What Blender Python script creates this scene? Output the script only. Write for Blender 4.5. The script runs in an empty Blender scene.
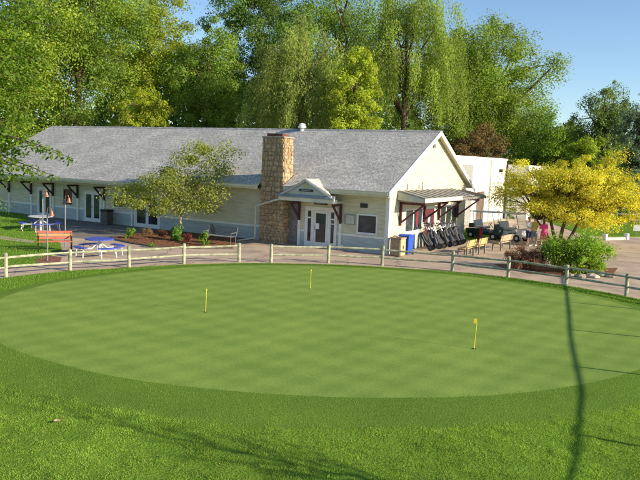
import bpy, bmesh, math, random
import numpy as np
from mathutils import Matrix, Vector

S = bpy.context.scene
COL = S.collection
R_ = math.radians
random.seed(7)

# ------------------------------------------------------------------ camera
FPX, PITCH, ROLL, CAMH = 705.3, 0.113, 0.038, 4.678
cp, sp = math.cos(PITCH), math.sin(PITCH)
cF = Vector((0, cp, -sp)); cR0 = Vector((1, 0, 0)); cU0 = Vector((0, sp, cp))
cR = math.cos(ROLL) * cR0 + math.sin(ROLL) * cU0
cU = -math.sin(ROLL) * cR0 + math.cos(ROLL) * cU0
cam = bpy.data.cameras.new('camera')
cam.sensor_width = 36.0
cam.lens = FPX / 640.0 * 36.0
cam.clip_start = 0.1
cam.clip_end = 3000
camo = bpy.data.objects.new('camera', cam)
COL.objects.link(camo)
M = Matrix.Identity(4)
for i in range(3):
    M[i][0] = cR[i]; M[i][1] = cU[i]; M[i][2] = -cF[i]
M[2][3] = CAMH
camo.matrix_world = M
S.camera = camo

# ------------------------------------------------------------------ light
SUN_EL, SUN_ROT = R_(20.5), R_(112.2)
w = bpy.data.worlds.new('World'); S.world = w; w.use_nodes = True
nt = w.node_tree
sky = nt.nodes.new('ShaderNodeTexSky'); sky.sky_type = 'NISHITA'; sky.sun_disc = False
sky.sun_elevation = SUN_EL; sky.sun_rotation = SUN_ROT
sky.air_density = 0.9; sky.dust_density = 0.2; sky.ozone_density = 3.0
nt.links.new(sky.outputs[0], nt.nodes['Background'].inputs[0])
nt.nodes['Background'].inputs[1].default_value = 0.10
sl = bpy.data.lights.new('sun', 'SUN'); sl.energy = 4.6; sl.angle = R_(0.5); sl.color = (1.0, 0.88, 0.68)
so = bpy.data.objects.new('sun', sl); COL.objects.link(so)
sdir = Vector((math.cos(SUN_EL) * math.sin(SUN_ROT), math.cos(SUN_EL) * math.cos(SUN_ROT), math.sin(SUN_EL)))
so.rotation_euler = sdir.to_track_quat('Z', 'Y').to_euler()
so.location = sdir * 60
S.view_settings.view_transform = 'Standard'; S.view_settings.look = 'None'
S.view_settings.gamma = 1.0; S.view_settings.use_curve_mapping = False
S.view_settings.exposure = 0.92

# ------------------------------------------------------------------ helpers
def hexlin(r, g, b):
    f = lambda c: (c / 255 / 12.92) if c / 255 <= 0.04045 else ((c / 255 + 0.055) / 1.055) ** 2.4
    return (f(r), f(g), f(b), 1.0)

def mat(name, col, rough=0.7, var=0.12, scale=3.0, bump=0.0, bscale=20.0, spec=0.3, metal=0.0, col2=None, detail=5.0, stretch=None, dirt=None):
    """principled material; colour varied by world space noise, optional fine relief"""
    m = bpy.data.materials.new(name); m.use_nodes = True
    n = m.node_tree; b = n.nodes['Principled BSDF']; L = n.links
    b.inputs['Roughness'].default_value = rough
    b.inputs['Specular IOR Level'].default_value = spec
    b.inputs['Metallic'].default_value = metal
    g = n.nodes.new('ShaderNodeNewGeometry'); src = g.outputs['Position']
    if stretch:
        mp = n.nodes.new('ShaderNodeMapping'); mp.inputs['Scale'].default_value = stretch
        L.new(src, mp.inputs['Vector']); src = mp.outputs[0]
    nz = n.nodes.new('ShaderNodeTexNoise'); nz.inputs['Scale'].default_value = scale; nz.inputs['Detail'].default_value = detail
    L.new(src, nz.inputs['Vector'])
    mx = n.nodes.new('ShaderNodeMix'); mx.data_type = 'RGBA'
    c = Vector(col[:3]); c2 = Vector(col2[:3]) if col2 else c * (1 - 2 * var)
    c1 = c if col2 else c * (1 + 2 * var)
    mx.inputs[6].default_value = (*c1, 1); mx.inputs[7].default_value = (*c2, 1)
    rp = n.nodes.new('ShaderNodeValToRGB'); rp.color_ramp.elements[0].position = 0.3; rp.color_ramp.elements[1].position = 0.7
    L.new(nz.outputs['Fac'], rp.inputs[0]); L.new(rp.outputs[0], mx.inputs[0])
    out = mx.outputs[2]
    if dirt:
        nz3 = n.nodes.new('ShaderNodeTexNoise'); nz3.inputs['Scale'].default_value = dirt[1]; nz3.inputs['Detail'].default_value = 8
        L.new(src, nz3.inputs['Vector'])
        rp3 = n.nodes.new('ShaderNodeValToRGB'); rp3.color_ramp.elements[0].position = 0.52; rp3.color_ramp.elements[1].position = 0.72
        L.new(nz3.outputs['Fac'], rp3.inputs[0])
        m3 = n.nodes.new('ShaderNodeMix'); m3.data_type = 'RGBA'; m3.inputs[7].default_value = (*dirt[0][:3], 1)
        mm = n.nodes.new('ShaderNodeMath'); mm.operation = 'MULTIPLY'; mm.inputs[1].default_value = dirt[2]
        L.new(rp3.outputs[0], mm.inputs[0]); L.new(mm.outputs[0], m3.inputs[0]); L.new(out, m3.inputs[6]); out = m3.outputs[2]
    L.new(out, b.inputs['Base Color'])
    if bump:
        nz2 = n.nodes.new('ShaderNodeTexNoise'); nz2.inputs['Scale'].default_value = bscale; nz2.inputs['Detail'].default_value = 4
        L.new(src, nz2.inputs['Vector'])
        bp = n.nodes.new('ShaderNodeBump'); bp.inputs['Strength'].default_value = bump; bp.inputs['Distance'].default_value = 0.02
        L.new(nz2.outputs['Fac'], bp.inputs['Height']); L.new(bp.outputs[0], b.inputs['Normal'])
    return m

def add_cracks(m, scale, amt):
    n = m.node_tree; L = n.links; b = n.nodes['Principled BSDF']; src = b.inputs['Base Color'].links[0].from_socket
    g = n.nodes.new('ShaderNodeNewGeometry'); nz = n.nodes.new('ShaderNodeTexNoise'); nz.inputs['Scale'].default_value = 1.3; nz.inputs['Detail'].default_value = 6
    L.new(g.outputs['Position'], nz.inputs['Vector'])
    va = n.nodes.new('ShaderNodeVectorMath'); va.operation = 'MULTIPLY_ADD'; va.inputs[1].default_value = (1.1, 1.1, 0); L.new(nz.outputs['Color'], va.inputs[0]); L.new(g.outputs['Position'], va.inputs[2])
    vo = n.nodes.new('ShaderNodeTexVoronoi'); vo.feature = 'DISTANCE_TO_EDGE'; vo.inputs['Scale'].default_value = scale; L.new(va.outputs[0], vo.inputs['Vector'])
    mr = n.nodes.new('ShaderNodeMapRange'); mr.inputs[1].default_value = 0.0; mr.inputs[2].default_value = 0.012; mr.inputs[3].default_value = amt; mr.inputs[4].default_value = 0.0; L.new(vo.outputs['Distance'], mr.inputs[0])
    mx = n.nodes.new('ShaderNodeMix'); mx.data_type = 'RGBA'; mx.inputs[7].default_value = (0.07, 0.06, 0.05, 1); L.new(mr.outputs[0], mx.inputs[0]); L.new(src, mx.inputs[6]); L.new(mx.outputs[2], b.inputs['Base Color'])

def leafmat(name, trans=0.35, rough=0.55):
    m = bpy.data.materials.new(name); m.use_nodes = True
    n = m.node_tree; L = n.links; b = n.nodes['Principled BSDF']; o = n.nodes['Material Output']
    b.inputs['Roughness'].default_value = rough; b.inputs['Specular IOR Level'].default_value = 0.25
    a = n.nodes.new('ShaderNodeAttribute'); a.attribute_name = 'tint'
    L.new(a.outputs['Color'], b.inputs['Base Color'])
    t = n.nodes.new('ShaderNodeBsdfTranslucent')
    hs = n.nodes.new('ShaderNodeHueSaturation'); hs.inputs['Saturation'].default_value = 1.15; hs.inputs['Value'].default_value = 1.5
    L.new(a.outputs['Color'], hs.inputs['Color']); L.new(hs.outputs[0], t.inputs['Color'])
    x = n.nodes.new('ShaderNodeMixShader'); x.inputs[0].default_value = trans
    L.new(b.outputs[0], x.inputs[1]); L.new(t.outputs[0], x.inputs[2]); L.new(x.outputs[0], o.inputs['Surface'])
    return m

def tag(o, label=None, cat=None, group=None, kind=None):
    if label: o['label'] = label
    if cat: o['category'] = cat
    if group: o['group'] = group
    if kind: o['kind'] = kind
    return o

def empty(name, loc=(0, 0, 0), rz=0.0, parent=None):
    o = bpy.data.objects.new(name, None); COL.objects.link(o)
    o.location = loc; o.rotation_euler = (0, 0, rz); o.empty_display_size = 0.2
    if parent: o.parent = parent
    return o

class MB:
    def __init__(s): s.v = []; s.f = []
    def add(s, vs, fs):
        k = len(s.v); s.v += [tuple(p) for p in vs]; s.f += [tuple(i + k for i in q) for q in fs]; return s
    def box(s, x0, x1, y0, y1, z0, z1):
        return s.add([(x0,y0,z0),(x1,y0,z0),(x1,y1,z0),(x0,y1,z0),(x0,y0,z1),(x1,y0,z1),(x1,y1,z1),(x0,y1,z1)],
                     [(0,3,2,1),(4,5,6,7),(0,1,5,4),(1,2,6,5),(2,3,7,6),(3,0,4,7)])
    def bar(s, p, q, wd, ht, up=(0, 0, 1)):
        p, q = Vector(p), Vector(q); d = (q - p).normalized(); up = Vector(up)
        if abs(d.dot(up)) > 0.97: up = Vector((0, 1, 0)) if abs(d.y) < 0.9 else Vector((1, 0, 0))
        a = d.cross(up).normalized(); b = a.cross(d).normalized(); vs = []
        for c in (p, q):
            for sa, sb in ((-1,-1),(1,-1),(1,1),(-1,1)): vs.append(c + a * sa * wd / 2 + b * sb * ht / 2)
        return s.add(vs, [(0,1,2,3),(4,7,6,5),(0,4,5,1),(1,5,6,2),(2,6,7,3),(3,7,4,0)])
    def tube(s, pts, rad, n=8, cap=True):
        pts = [Vector(p) for p in pts]
        if not hasattr(rad, '__len__'): rad = [rad] * len(pts)
        vs = []; ref = None
        for i, p in enumerate(pts):
            d = (pts[min(i + 1, len(pts) - 1)] - pts[max(i - 1, 0)]).normalized()
            if ref is None: ref = Vector((1, 0, 0)) if abs(d.x) < 0.8 else Vector((0, 1, 0))
            a = d.cross(ref).normalized(); b = d.cross(a).normalized(); ref = -b.cross(d).normalized() if False else ref
            for j in range(n):
                t = 2 * math.pi * j / n; vs.append(p + (a * math.cos(t) + b * math.sin(t)) * rad[i])
        fs = []
        for i in range(len(pts) - 1):
            for j in range(n):
                k = (j + 1) % n; fs.append((i*n+j, i*n+k, (i+1)*n+k, (i+1)*n+j))
        if cap: fs.append(tuple(range(n))[::-1]); fs.append(tuple((len(pts)-1)*n + j for j in range(n)))
        return s.add(vs, fs)
    def lathe(s, prof, c=(0, 0, 0), n=16, axis='z', sx=1.0, sy=1.0):
        vs = []; fs = []
        for r, z in prof:
            for j in range(n):
                t = 2 * math.pi * j / n; x, y = r * math.cos(t) * sx, r * math.sin(t) * sy
                q = (x, y, z) if axis == 'z' else ((z, x, y) if axis == 'x' else (y, z, x))
                vs.append((q[0] + c[0], q[1] + c[1], q[2] + c[2]))
        for i in range(len(prof) - 1):
            for j in range(n):
                k = (j + 1) % n; fs.append((i*n+j, i*n+k, (i+1)*n+k, (i+1)*n+j))
        fs.append(tuple(range(n))[::-1]); fs.append(tuple((len(prof)-1)*n + j for j in range(n)))
        return s.add(vs, fs)
    def prism(s, poly, axis, a0, a1):
        """poly of 2d points; axis 'x': (y,z) pts, 'y': (x,z) pts, 'z': (x,y) pts"""
        def P(p, a): return (a, p[0], p[1]) if axis == 'x' else ((p[0], a, p[1]) if axis == 'y' else (p[0], p[1], a))
        n = len(poly); vs = [P(p, a0) for p in poly] + [P(p, a1) for p in poly]
        fs = [tuple(range(n)), tuple(range(2*n-1, n-1, -1))] + [(i, i+n, (i+1) % n + n, (i+1) % n) for i in range(n)]
        return s.add(vs, fs)
    def build(s, name, m, parent=None, smooth=False, bevel=0.0, recalc=True):
        me = bpy.data.meshes.new(name); me.from_pydata(s.v, [], s.f)
        if recalc:
            bm = bmesh.new(); bm.from_mesh(me); bmesh.ops.recalc_face_normals(bm, faces=bm.faces)
            if bevel: bmesh.ops.bevel(bm, geom=bm.edges[:], offset=bevel, segments=1, affect='EDGES')
            bm.to_mesh(me); bm.free()
        if smooth:
            for p in me.polygons: p.use_smooth = True
        me.materials.append(m)
        o = bpy.data.objects.new(name, me); COL.objects.link(o)
        if parent: o.parent = parent
        return o

def boxo(name, m, parent, x0, x1, y0, y1, z0, z1, bevel=0.0):
    return MB().box(x0, x1, y0, y1, z0, z1).build(name, m, parent, bevel=bevel)

_unit = {}
def piece(name, m, parent, c, size, rot=None, meshkey='box'):
    """cheap piece sharing one unit mesh"""
    k = (meshkey, m.name)
    if k not in _unit:
        if meshkey == 'box':
            me = bpy.data.meshes.new('unit_box'); b = MB().box(-.5,.5,-.5,.5,-.5,.5); me.from_pydata(b.v, [], b.f)
        me.materials.append(m); _unit[k] = me
    o = bpy.data.objects.new(name, _unit[k]); COL.objects.link(o); o.parent = parent
    o.location = c; o.scale = size
    if rot: o.rotation_euler = rot
    return o

def copy_tree(o, parent=None):
    c = o.copy(); COL.objects.link(c); c.parent = parent
    for ch in list(o.children): copy_tree(ch, c)
    return c

def np_mesh(name, co, faces_n, loops, m, parent=None, tint=None):
    """co (N,3), uniform faces of size faces_n, loops flat index array"""
    me = bpy.data.meshes.new(name)
    me.vertices.add(len(co)); me.vertices.foreach_set('co', np.asarray(co, np.float32).ravel())
    nl = len(loops); me.loops.add(nl); me.loops.foreach_set('vertex_index', np.asarray(loops, np.int32))
    nf = nl // faces_n; me.polygons.add(nf)
    me.polygons.foreach_set('loop_start', np.arange(0, nl, faces_n, dtype=np.int32))
    me.update(calc_edges=True)
    if tint is not None:
        at = me.color_attributes.new('tint', 'FLOAT_COLOR', 'POINT')
        at.data.foreach_set('color', np.asarray(tint, np.float32).ravel())
    me.materials.append(m)
    o = bpy.data.objects.new(name, me); COL.objects.link(o)
    if parent: o.parent = parent
    return o

def sheet(name, pts, z, m, depth=0.06, sub=0):
    """flat laid surface with a thin edge"""
    bm = bmesh.new(); vs = [bm.verts.new((x, y, z)) for x, y in pts]; f = bm.faces.new(vs)
    if f.normal.z < 0: f.normal_flip()
    ed = bm.edges[:]
    ex = bmesh.ops.extrude_edge_only(bm, edges=ed)
    for v in [g for g in ex['geom'] if isinstance(g, bmesh.types.BMVert)]: v.co.z = z - depth
    bmesh.ops.triangulate(bm, faces=[q for q in bm.faces if len(q.verts) > 4])
    bmesh.ops.recalc_face_normals(bm, faces=bm.faces)
    me = bpy.data.meshes.new(name); bm.to_mesh(me); bm.free(); me.materials.append(m)
    o = bpy.data.objects.new(name, me); COL.objects.link(o); return o

def norm(a): return a / np.maximum(np.linalg.norm(a, axis=-1, keepdims=True), 1e-9)

def leaf_arrays(rng, P, N, size, aspect, fold=0.0):
    """diamond leaf quads around points P, roughly facing N, long axis random in plane"""
    n = len(P); N = norm(N); t = norm(np.cross(N, rng.normal(size=(n, 3)))); b = np.cross(N, t)
    L = (size * rng.uniform(.65, 1.3, n))[:, None]; W = L * aspect
    v = np.stack([P - t * L / 2, P + b * W / 2 + N * L * fold, P + t * L / 2, P - b * W / 2 + N * L * fold], 1)
    return v.reshape(-1, 3)

def leaves(name, rng, P, N, size, aspect, tint, m, parent, fold=0.1):
    co = leaf_arrays(rng, P, N, size, aspect, fold)
    tn = np.ones((len(P), 4)); tn[:, :3] = np.clip(tint, 0, 1); tn = np.repeat(tn, 4, 0)
    return np_mesh(name, co, 4, np.arange(len(co)), m, parent, tn)

def palette(rng, n, cols, jit=0.18):
    cols = np.array(cols); k = rng.integers(0, len(cols), n); u = rng.uniform(0, 1, (n, 1))
    c = cols[k] * (1 - u) + cols[rng.integers(0, len(cols), n)] * u
    return c * rng.uniform(1 - jit, 1 + jit, (n, 1))

def px(x, y, Y):
    """point on the photograph's ray (x,y) at forward distance Y"""
    d = cF + cR * (x - 320) / FPX - cU * (y - 240) / FPX
    return Vector((0, 0, CAMH)) + d * (Y / d.y)

def gnd(x, y, z=0.0):
    d = cF + cR * (x - 320) / FPX - cU * (y - 240) / FPX
    return Vector((0, 0, CAMH)) + d * ((z - CAMH) / d.z)

YAW = 0.535; cy, sy = math.cos(YAW), math.sin(YAW)
CX, CY = 3.439, 35.769
def W(x, y, z=0.0):
    """clubhouse frame (x along the front to the right, y to the back) to world"""
    return Vector((CX + x * cy + y * sy, CY - x * sy + y * cy, z))

# ------------------------------------------------------------------ materials
m_sid = mat('cream_siding', (0.585, 0.545, 0.385), 0.6, 0.06, 1.5, 0.15, 30, stretch=(1, 1, 6), dirt=((0.42, 0.39, 0.27), .8, .45))
m_blue = mat('blue_siding', (0.41, 0.46, 0.445), 0.6, 0.06, 1.5, 0.15, 30, stretch=(1, 1, 6), dirt=((0.30, 0.31, 0.28), .9, .5))
m_white = mat('white_trim', (0.74, 0.73, 0.68), 0.5, 0.05, 4)
m_soffit = mat('cream_soffit', (0.62, 0.595, 0.44), 0.6, 0.05, 3)
m_bracket = mat('maroon_timber', (0.075, 0.035, 0.035), 0.6, 0.2, 8, 0.2, 40)
m_glass = mat('dark_glass', (0.035, 0.04, 0.045), 0.06, 0.3, 1.2, spec=0.6)
m_door = mat('white_door', (0.70, 0.70, 0.66), 0.45, 0.04, 4)
m_metal = mat('grey_metal', (0.30, 0.31, 0.32), 0.4, 0.08, 10, metal=0.6)
m_dark = mat('dark_plastic', (0.02, 0.02, 0.022), 0.5, 0.2, 10)
m_black = mat('black_iron', (0.015, 0.016, 0.017), 0.45, 0.2, 10)
m_gutter = mat('cream_gutter', (0.60, 0.58, 0.45), 0.4, 0.05, 3)
m_maroon = mat('maroon_paint', (0.11, 0.022, 0.032), 0.5, 0.1, 5)
m_redcloth = mat('red_cloth', (0.22, 0.02, 0.04), 0.8, 0.1, 8)
m_canroof = mat('grey_sheet_roof', (0.24, 0.23, 0.215), 0.6, 0.1, 3, dirt=((0.16, 0.15, 0.14), 2.0, 0.5))
m_timber = mat('grey_timber', (0.20, 0.185, 0.17), 0.7, 0.15, 6, 0.2, 30)
m_pave = mat('tan_pavement', (0.45, 0.345, 0.255), 0.85, 0.10, 0.9, 0.25, 60, spec=0.2, dirt=((0.22, 0.18, 0.15), 0.35, 0.55))
m_patio = mat('shaded_patio', (0.20, 0.175, 0.15), 0.85, 0.10, 1.2, 0.25, 60, spec=0.2, dirt=((0.17, 0.15, 0.13), 0.5, 0.6))
add_cracks(m_pave, 0.22, 0.6); add_cracks(m_patio, 0.35, 0.4)
m_mulch = mat('bark_mulch', (0.21, 0.10, 0.055), 0.95, 0.3, 14, 1.0, 22, spec=0.1)
m_bark = mat('bark', (0.115, 0.085, 0.06), 0.9, 0.25, 6, 0.8, 18, spec=0.1, stretch=(1, 1, .3))
m_palebark = mat('pale_bark', (0.36, 0.30, 0.21), 0.85, 0.2, 8, 0.5, 25, spec=0.1)
m_fence = mat('weathered_fence', (0.35, 0.345, 0.24), 0.85, 0.2, 5, 0.5, 35, spec=0.15, dirt=((0.20, 0.24, 0.12), 2.5, 0.6))
m_leaf = leafmat('tree_leaf', 0.48)
m_grassblade = leafmat('grass_blade', 0.30)
m_core = mat('leaf_litter_floor', (0.035, 0.045, 0.02), 0.95, 0.3, 0.5, spec=0.05)

def roofmat():
    m = bpy.data.materials.new('asphalt_shingle'); m.use_nodes = True
    n = m.node_tree; L = n.links; b = n.nodes['Principled BSDF']
    tc = n.nodes.new('ShaderNodeTexCoord'); mp = n.nodes.new('ShaderNodeMapping')
    L.new(tc.outputs['UV'], mp.inputs[0])
    br = n.nodes.new('ShaderNodeTexBrick'); br.inputs['Scale'].default_value = 1.0
    br.inputs['Brick Width'].default_value = 0.17; br.inputs['Row Height'].default_value = 0.145; br.inputs['Mortar Size'].default_value = 0.006
    br.inputs['Color1'].default_value = (0.575, 0.545, 0.50, 1); br.inputs['Color2'].default_value = (0.43, 0.408, 0.375, 1); br.inputs['Mortar'].default_value = (0.34, 0.325, 0.30, 1)
    L.new(mp.outputs[0], br.inputs[0])
    nz = n.nodes.new('ShaderNodeTexNoise'); nz.inputs['Scale'].default_value = 0.6; nz.inputs['Detail'].default_value = 6
    L.new(mp.outputs[0], nz.inputs[0])
    nf = n.nodes.new('ShaderNodeTexNoise'); nf.inputs['Scale'].default_value = 7.5; nf.inputs['Detail'].default_value = 2
    mp2 = n.nodes.new('ShaderNodeMapping'); mp2.inputs['Scale'].default_value = (1.7, 0.6, 1); L.new(tc.outputs['UV'], mp2.inputs[0]); L.new(mp2.outputs[0], nf.inputs[0])
    mx = n.nodes.new('ShaderNodeMix'); mx.data_type = 'RGBA'; mx.blend_type = 'MULTIPLY'; mx.inputs[0].default_value = 1
    rp = n.nodes.new('ShaderNodeValToRGB'); rp.color_ramp.elements[0].color = (0.84, 0.84, 0.84, 1); rp.color_ramp.elements[1].color = (1.08, 1.075, 1.06, 1)
    rp.color_ramp.elements[0].position = .35; rp.color_ramp.elements[1].position = .65
    L.new(nz.outputs['Fac'], rp.inputs[0]); L.new(br.outputs['Color'], mx.inputs[6]); L.new(rp.outputs[0], mx.inputs[7])
    m2 = n.nodes.new('ShaderNodeMix'); m2.data_type = 'RGBA'; m2.blend_type = 'MULTIPLY'; m2.inputs[0].default_value = 0.8
    r2 = n.nodes.new('ShaderNodeValToRGB'); r2.color_ramp.elements[0].color = (0.4, 0.4, 0.4, 1); r2.color_ramp.elements[1].color = (1.55, 1.55, 1.55, 1)
    r2.color_ramp.elements[0].position = .25; r2.color_ramp.elements[1].position = .75
    L.new(nf.outputs['Fac'], r2.inputs[0]); L.new(mx.outputs[2], m2.inputs[6]); L.new(r2.outputs[0], m2.inputs[7])
    L.new(m2.outputs[2], b.inputs['Base Color']); b.inputs['Roughness'].default_value = 0.9; b.inputs['Specular IOR Level'].default_value = 0.2
    bp = n.nodes.new('ShaderNodeBump'); bp.inputs['Strength'].default_value = 0.6; bp.inputs['Distance'].default_value = 0.01
    L.new(nf.outputs['Fac'], bp.inputs['Height']); L.new(bp.outputs[0], b.inputs['Normal'])
    return m
m_roof = roofmat()

def grassmat(name, ca, cb, stripe=0.0, fine=60, bump=0.5):
    m = bpy.data.materials.new(name); m.use_nodes = True
    n = m.node_tree; L = n.links; b = n.nodes['Principled BSDF']
    g = n.nodes.new('ShaderNodeNewGeometry'); P = g.outputs['Position']
    def nz(scale, det, vec=P):
        q = n.nodes.new('ShaderNodeTexNoise'); q.inputs['Scale'].default_value = scale; q.inputs['Detail'].default_value = det; L.new(vec, q.inputs['Vector']); return q.outputs['Fac']
    def mp(scale, rot):
        q = n.nodes.new('ShaderNodeMapping'); q.inputs['Scale'].default_value = scale; q.inputs['Rotation'].default_value = (0, 0, rot); L.new(P, q.inputs[0]); return q.outputs[0]
    mx = n.nodes.new('ShaderNodeMix'); mx.data_type = 'RGBA'; mx.inputs[6].default_value = (*ca, 1); mx.inputs[7].default_value = (*cb, 1)
    add = n.nodes.new('ShaderNodeMath'); add.operation = 'ADD'
    rp = n.nodes.new('ShaderNodeMapRange'); rp.inputs[1].default_value = 0.3; rp.inputs[2].default_value = 0.7; rp.inputs[3].default_value = 0; rp.inputs[4].default_value = 0.55
    L.new(nz(0.45, 5), rp.inputs[0])
    rp2 = n.nodes.new('ShaderNodeMapRange'); rp2.inputs[1].default_value = 0.3; rp2.inputs[2].default_value = 0.7; rp2.inputs[3].default_value = 0; rp2.inputs[4].default_value = 0.45
    L.new(nz(fine, 3), rp2.inputs[0])
    L.new(rp.outputs[0], add.inputs[0]); L.new(rp2.outputs[0], add.inputs[1]); fac = add.outputs[0]
    if stripe:
        for rot, sc in ((R_(38), 0.95), (R_(-52), 0.7)):
            wv = n.nodes.new('ShaderNodeTexWave'); wv.inputs['Scale'].default_value = sc * 0.42; wv.inputs['Distortion'].default_value = 0.7; wv.inputs['Detail'].default_value = 2; wv.inputs['Detail Scale'].default_value = 0.6
            L.new(mp((1, 1, 1), rot), wv.inputs['Vector'])
            a2 = n.nodes.new('ShaderNodeMath'); a2.operation = 'MULTIPLY_ADD'; a2.inputs[1].default_value = stripe; L.new(wv.outputs['Fac'], a2.inputs[0]); L.new(fac, a2.inputs[2]); fac = a2.outputs[0]
        q = nz(1.2, 4, mp((0.25, 1.6, 1), R_(8)))
        a3 = n.nodes.new('ShaderNodeMath'); a3.operation = 'MULTIPLY_ADD'; a3.inputs[1].default_value = 0.5; L.new(q, a3.inputs[0]); L.new(fac, a3.inputs[2]); fac = a3.outputs[0]
        q = nz(11, 8); a4 = n.nodes.new('ShaderNodeMath'); a4.operation = 'MULTIPLY_ADD'; a4.inputs[1].default_value = 1.1; L.new(q, a4.inputs[0]); L.new(fac, a4.inputs[2])
        a5 = n.nodes.new('ShaderNodeMath'); a5.operation = 'SUBTRACT'; a5.inputs[1].default_value = 0.55; L.new(a4.outputs[0], a5.inputs[0]); fac = a5.outputs[0]
        vo = n.nodes.new('ShaderNodeTexVoronoi'); vo.inputs['Scale'].default_value = 0.9; L.new(P, vo.inputs['Vector'])
        mr = n.nodes.new('ShaderNodeMapRange'); mr.inputs[1].default_value = 0.02; mr.inputs[2].default_value = 0.045; mr.inputs[3].default_value = 0.7; mr.inputs[4].default_value = 0.0; L.new(vo.outputs['Distance'], mr.inputs[0])
        a6 = n.nodes.new('ShaderNodeMath'); a6.operation = 'ADD'; L.new(mr.outputs[0], a6.inputs[0]); L.new(fac, a6.inputs[1]); fac = a6.outputs[0]
        sb = n.nodes.new('ShaderNodeMath'); sb.operation = 'SUBTRACT'; sb.inputs[1].default_value = stripe * 0.9 + 0.22; L.new(fac, sb.inputs[0]); fac = sb.outputs[0]
    L.new(fac, mx.inputs[0]); L.new(mx.outputs[2], b.inputs['Base Color'])
    b.inputs['Roughness'].default_value = 0.95; b.inputs['Specular IOR Level'].default_value = 0.03
    bp = n.nodes.new('ShaderNodeBump'); bp.inputs['Strength'].default_value = bump; bp.inputs['Distance'].default_value = 0.03
    L.new(nz(fine * 0.8, 4), bp.inputs['Height']); L.new(bp.outputs[0], b.inputs['Normal'])
    return m
m_green = grassmat('bent_grass_green', (0.235, 0.325, 0.07), (0.15, 0.235, 0.047), 0.30, 55, 0.25)
m_collar = grassmat('collar_grass', (0.145, 0.235, 0.034), (0.095, 0.17, 0.025), 0.0, 40, 0.5)
m_rough = grassmat('rough_grass', (0.16, 0.27, 0.03), (0.085, 0.16, 0.018), 0.0, 25, 1.0)
m_field = grassmat('field_grass', (0.13, 0.22, 0.04), (0.08, 0.15, 0.03), 0.0, 8, 0.6)

# ------------------------------------------------------------------ terrain: green, collar, lawn
GC = np.array([0.6, 22.0])
def polar_fn(pts, sm=9):
    p = np.array(pts) - GC; th = np.arctan2(p[:, 1], p[:, 0]) % (2*np.pi); r = np.hypot(p[:, 0], p[:, 1])
    o = np.argsort(th); th, r = th[o], r[o]
    tt = np.linspace(0, 2*np.pi, 720, endpoint=False)
    rr = np.interp(tt, np.r_[th - 2*np.pi, th, th + 2*np.pi], np.r_[r, r, r])
    k = sm * 4 + 1
    rr = np.convolve(np.r_[rr[-k:], rr, rr[:k]], np.hanning(k + 2)[1:-1] / np.hanning(k + 2)[1:-1].sum(), 'same')[k:-k]
    return lambda t: np.interp(np.asarray(t) % (2*np.pi), np.r_[tt, 2*np.pi], np.r_[rr, rr[0]])
g_near = [(-7.43,16.17),(-5.8,15.0),(-4.46,14.24),(-3.31,13.79),(-2.27,13.6),(-.27,13.35),(1.7,13.46),(3.77,13.87),(5.19,14.47),(7.65,16.2)]
g_far = [(-9.82,21.43),(-9.15,24.62),(-7.62,26.72),(-4.97,29.15),(-.83,30.48),(3.51,30.13),(7.42,28.49),(10.6,24.6),(10.9,21.0)]
e_far = [(-11.42,24.95),(-9.99,26.89),(-8.02,28.13),(-5.11,29.97),(-.85,31.06),(3.6,31.0),(7.75,29.8),(9.81,28.31),(11.86,25.61)]
c_near = [(-6.24,13.56),(-3.89,12.41),(-1.97,11.87),(-.22,11.73),(1.53,11.9),(3.37,12.27),(5.52,13.15),(6.51,13.64)]
Rg = polar_fn(g_near + g_far)
_c = [tuple(GC + (np.array(p) - GC) * (1 + 0.5 / np.hypot(*(np.array(p) - GC)))) for p in g_far]
Rc = polar_fn(c_near + _c)
Re = polar_fn(e_far + [(13.6, 21), (16, 16), (20, 8), (16, -4), (0, -10), (-14, -4), (-18, 8), (-16, 15), (-13, 21)], 5)
def sstep(a): a = np.clip(a, 0, 1); return a * a * (3 - 2 * a)
def vnoise(x, y, s, seed):
    r = np.random.default_rng(seed); T = r.random((64, 64)); x = np.asarray(x) * s + 31.7; y = np.asarray(y) * s + 17.3
    xi, yi = np.floor(x).astype(int), np.floor(y).astype(int); fx, fy = x - xi, y - yi; fx = fx*fx*(3-2*fx); fy = fy*fy*(3-2*fy)
    t = lambda a, b: T[a % 64, b % 64]
    return (t(xi,yi)*(1-fx)+t(xi+1,yi)*fx)*(1-fy) + (t(xi,yi+1)*(1-fx)+t(xi+1,yi+1)*fx)*fy - .5
def height(x, y):
    x = np.asarray(x, float); y = np.asarray(y, float); dx, dy = x - GC[0], y - GC[1]
    r = np.hypot(dx, dy); th = np.arctan2(dy, dx); s = r - Rg(th); near = sstep((-np.sin(th) + .1) / .5)
    z = 0.05 + 0.0 * s + near * 0.045 * sstep(1 - np.abs(s - .2) / 3.2)
    z = z - near * (0.06 * sstep((s - 0.4) / 2.6) + 0.01 * np.clip(s - 6, 0, 30))
    z = z - (1 - near) * 0.035 * sstep(s / .8)
    k = sstep((s - .6) / 1.5) * near
    xr, yr = x * .926 - y * .378, x * .378 + y * .926
    z = z + k * (0.07 * vnoise(xr * .22, yr, 1.1, 3) + 0.03 * vnoise(x, y, 2.1, 4) + .03 * vnoise(x, y, 5, 6))
    z = z + 0.02 * vnoise(x, y, .35, 8) * (s < 0)
    return z
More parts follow.
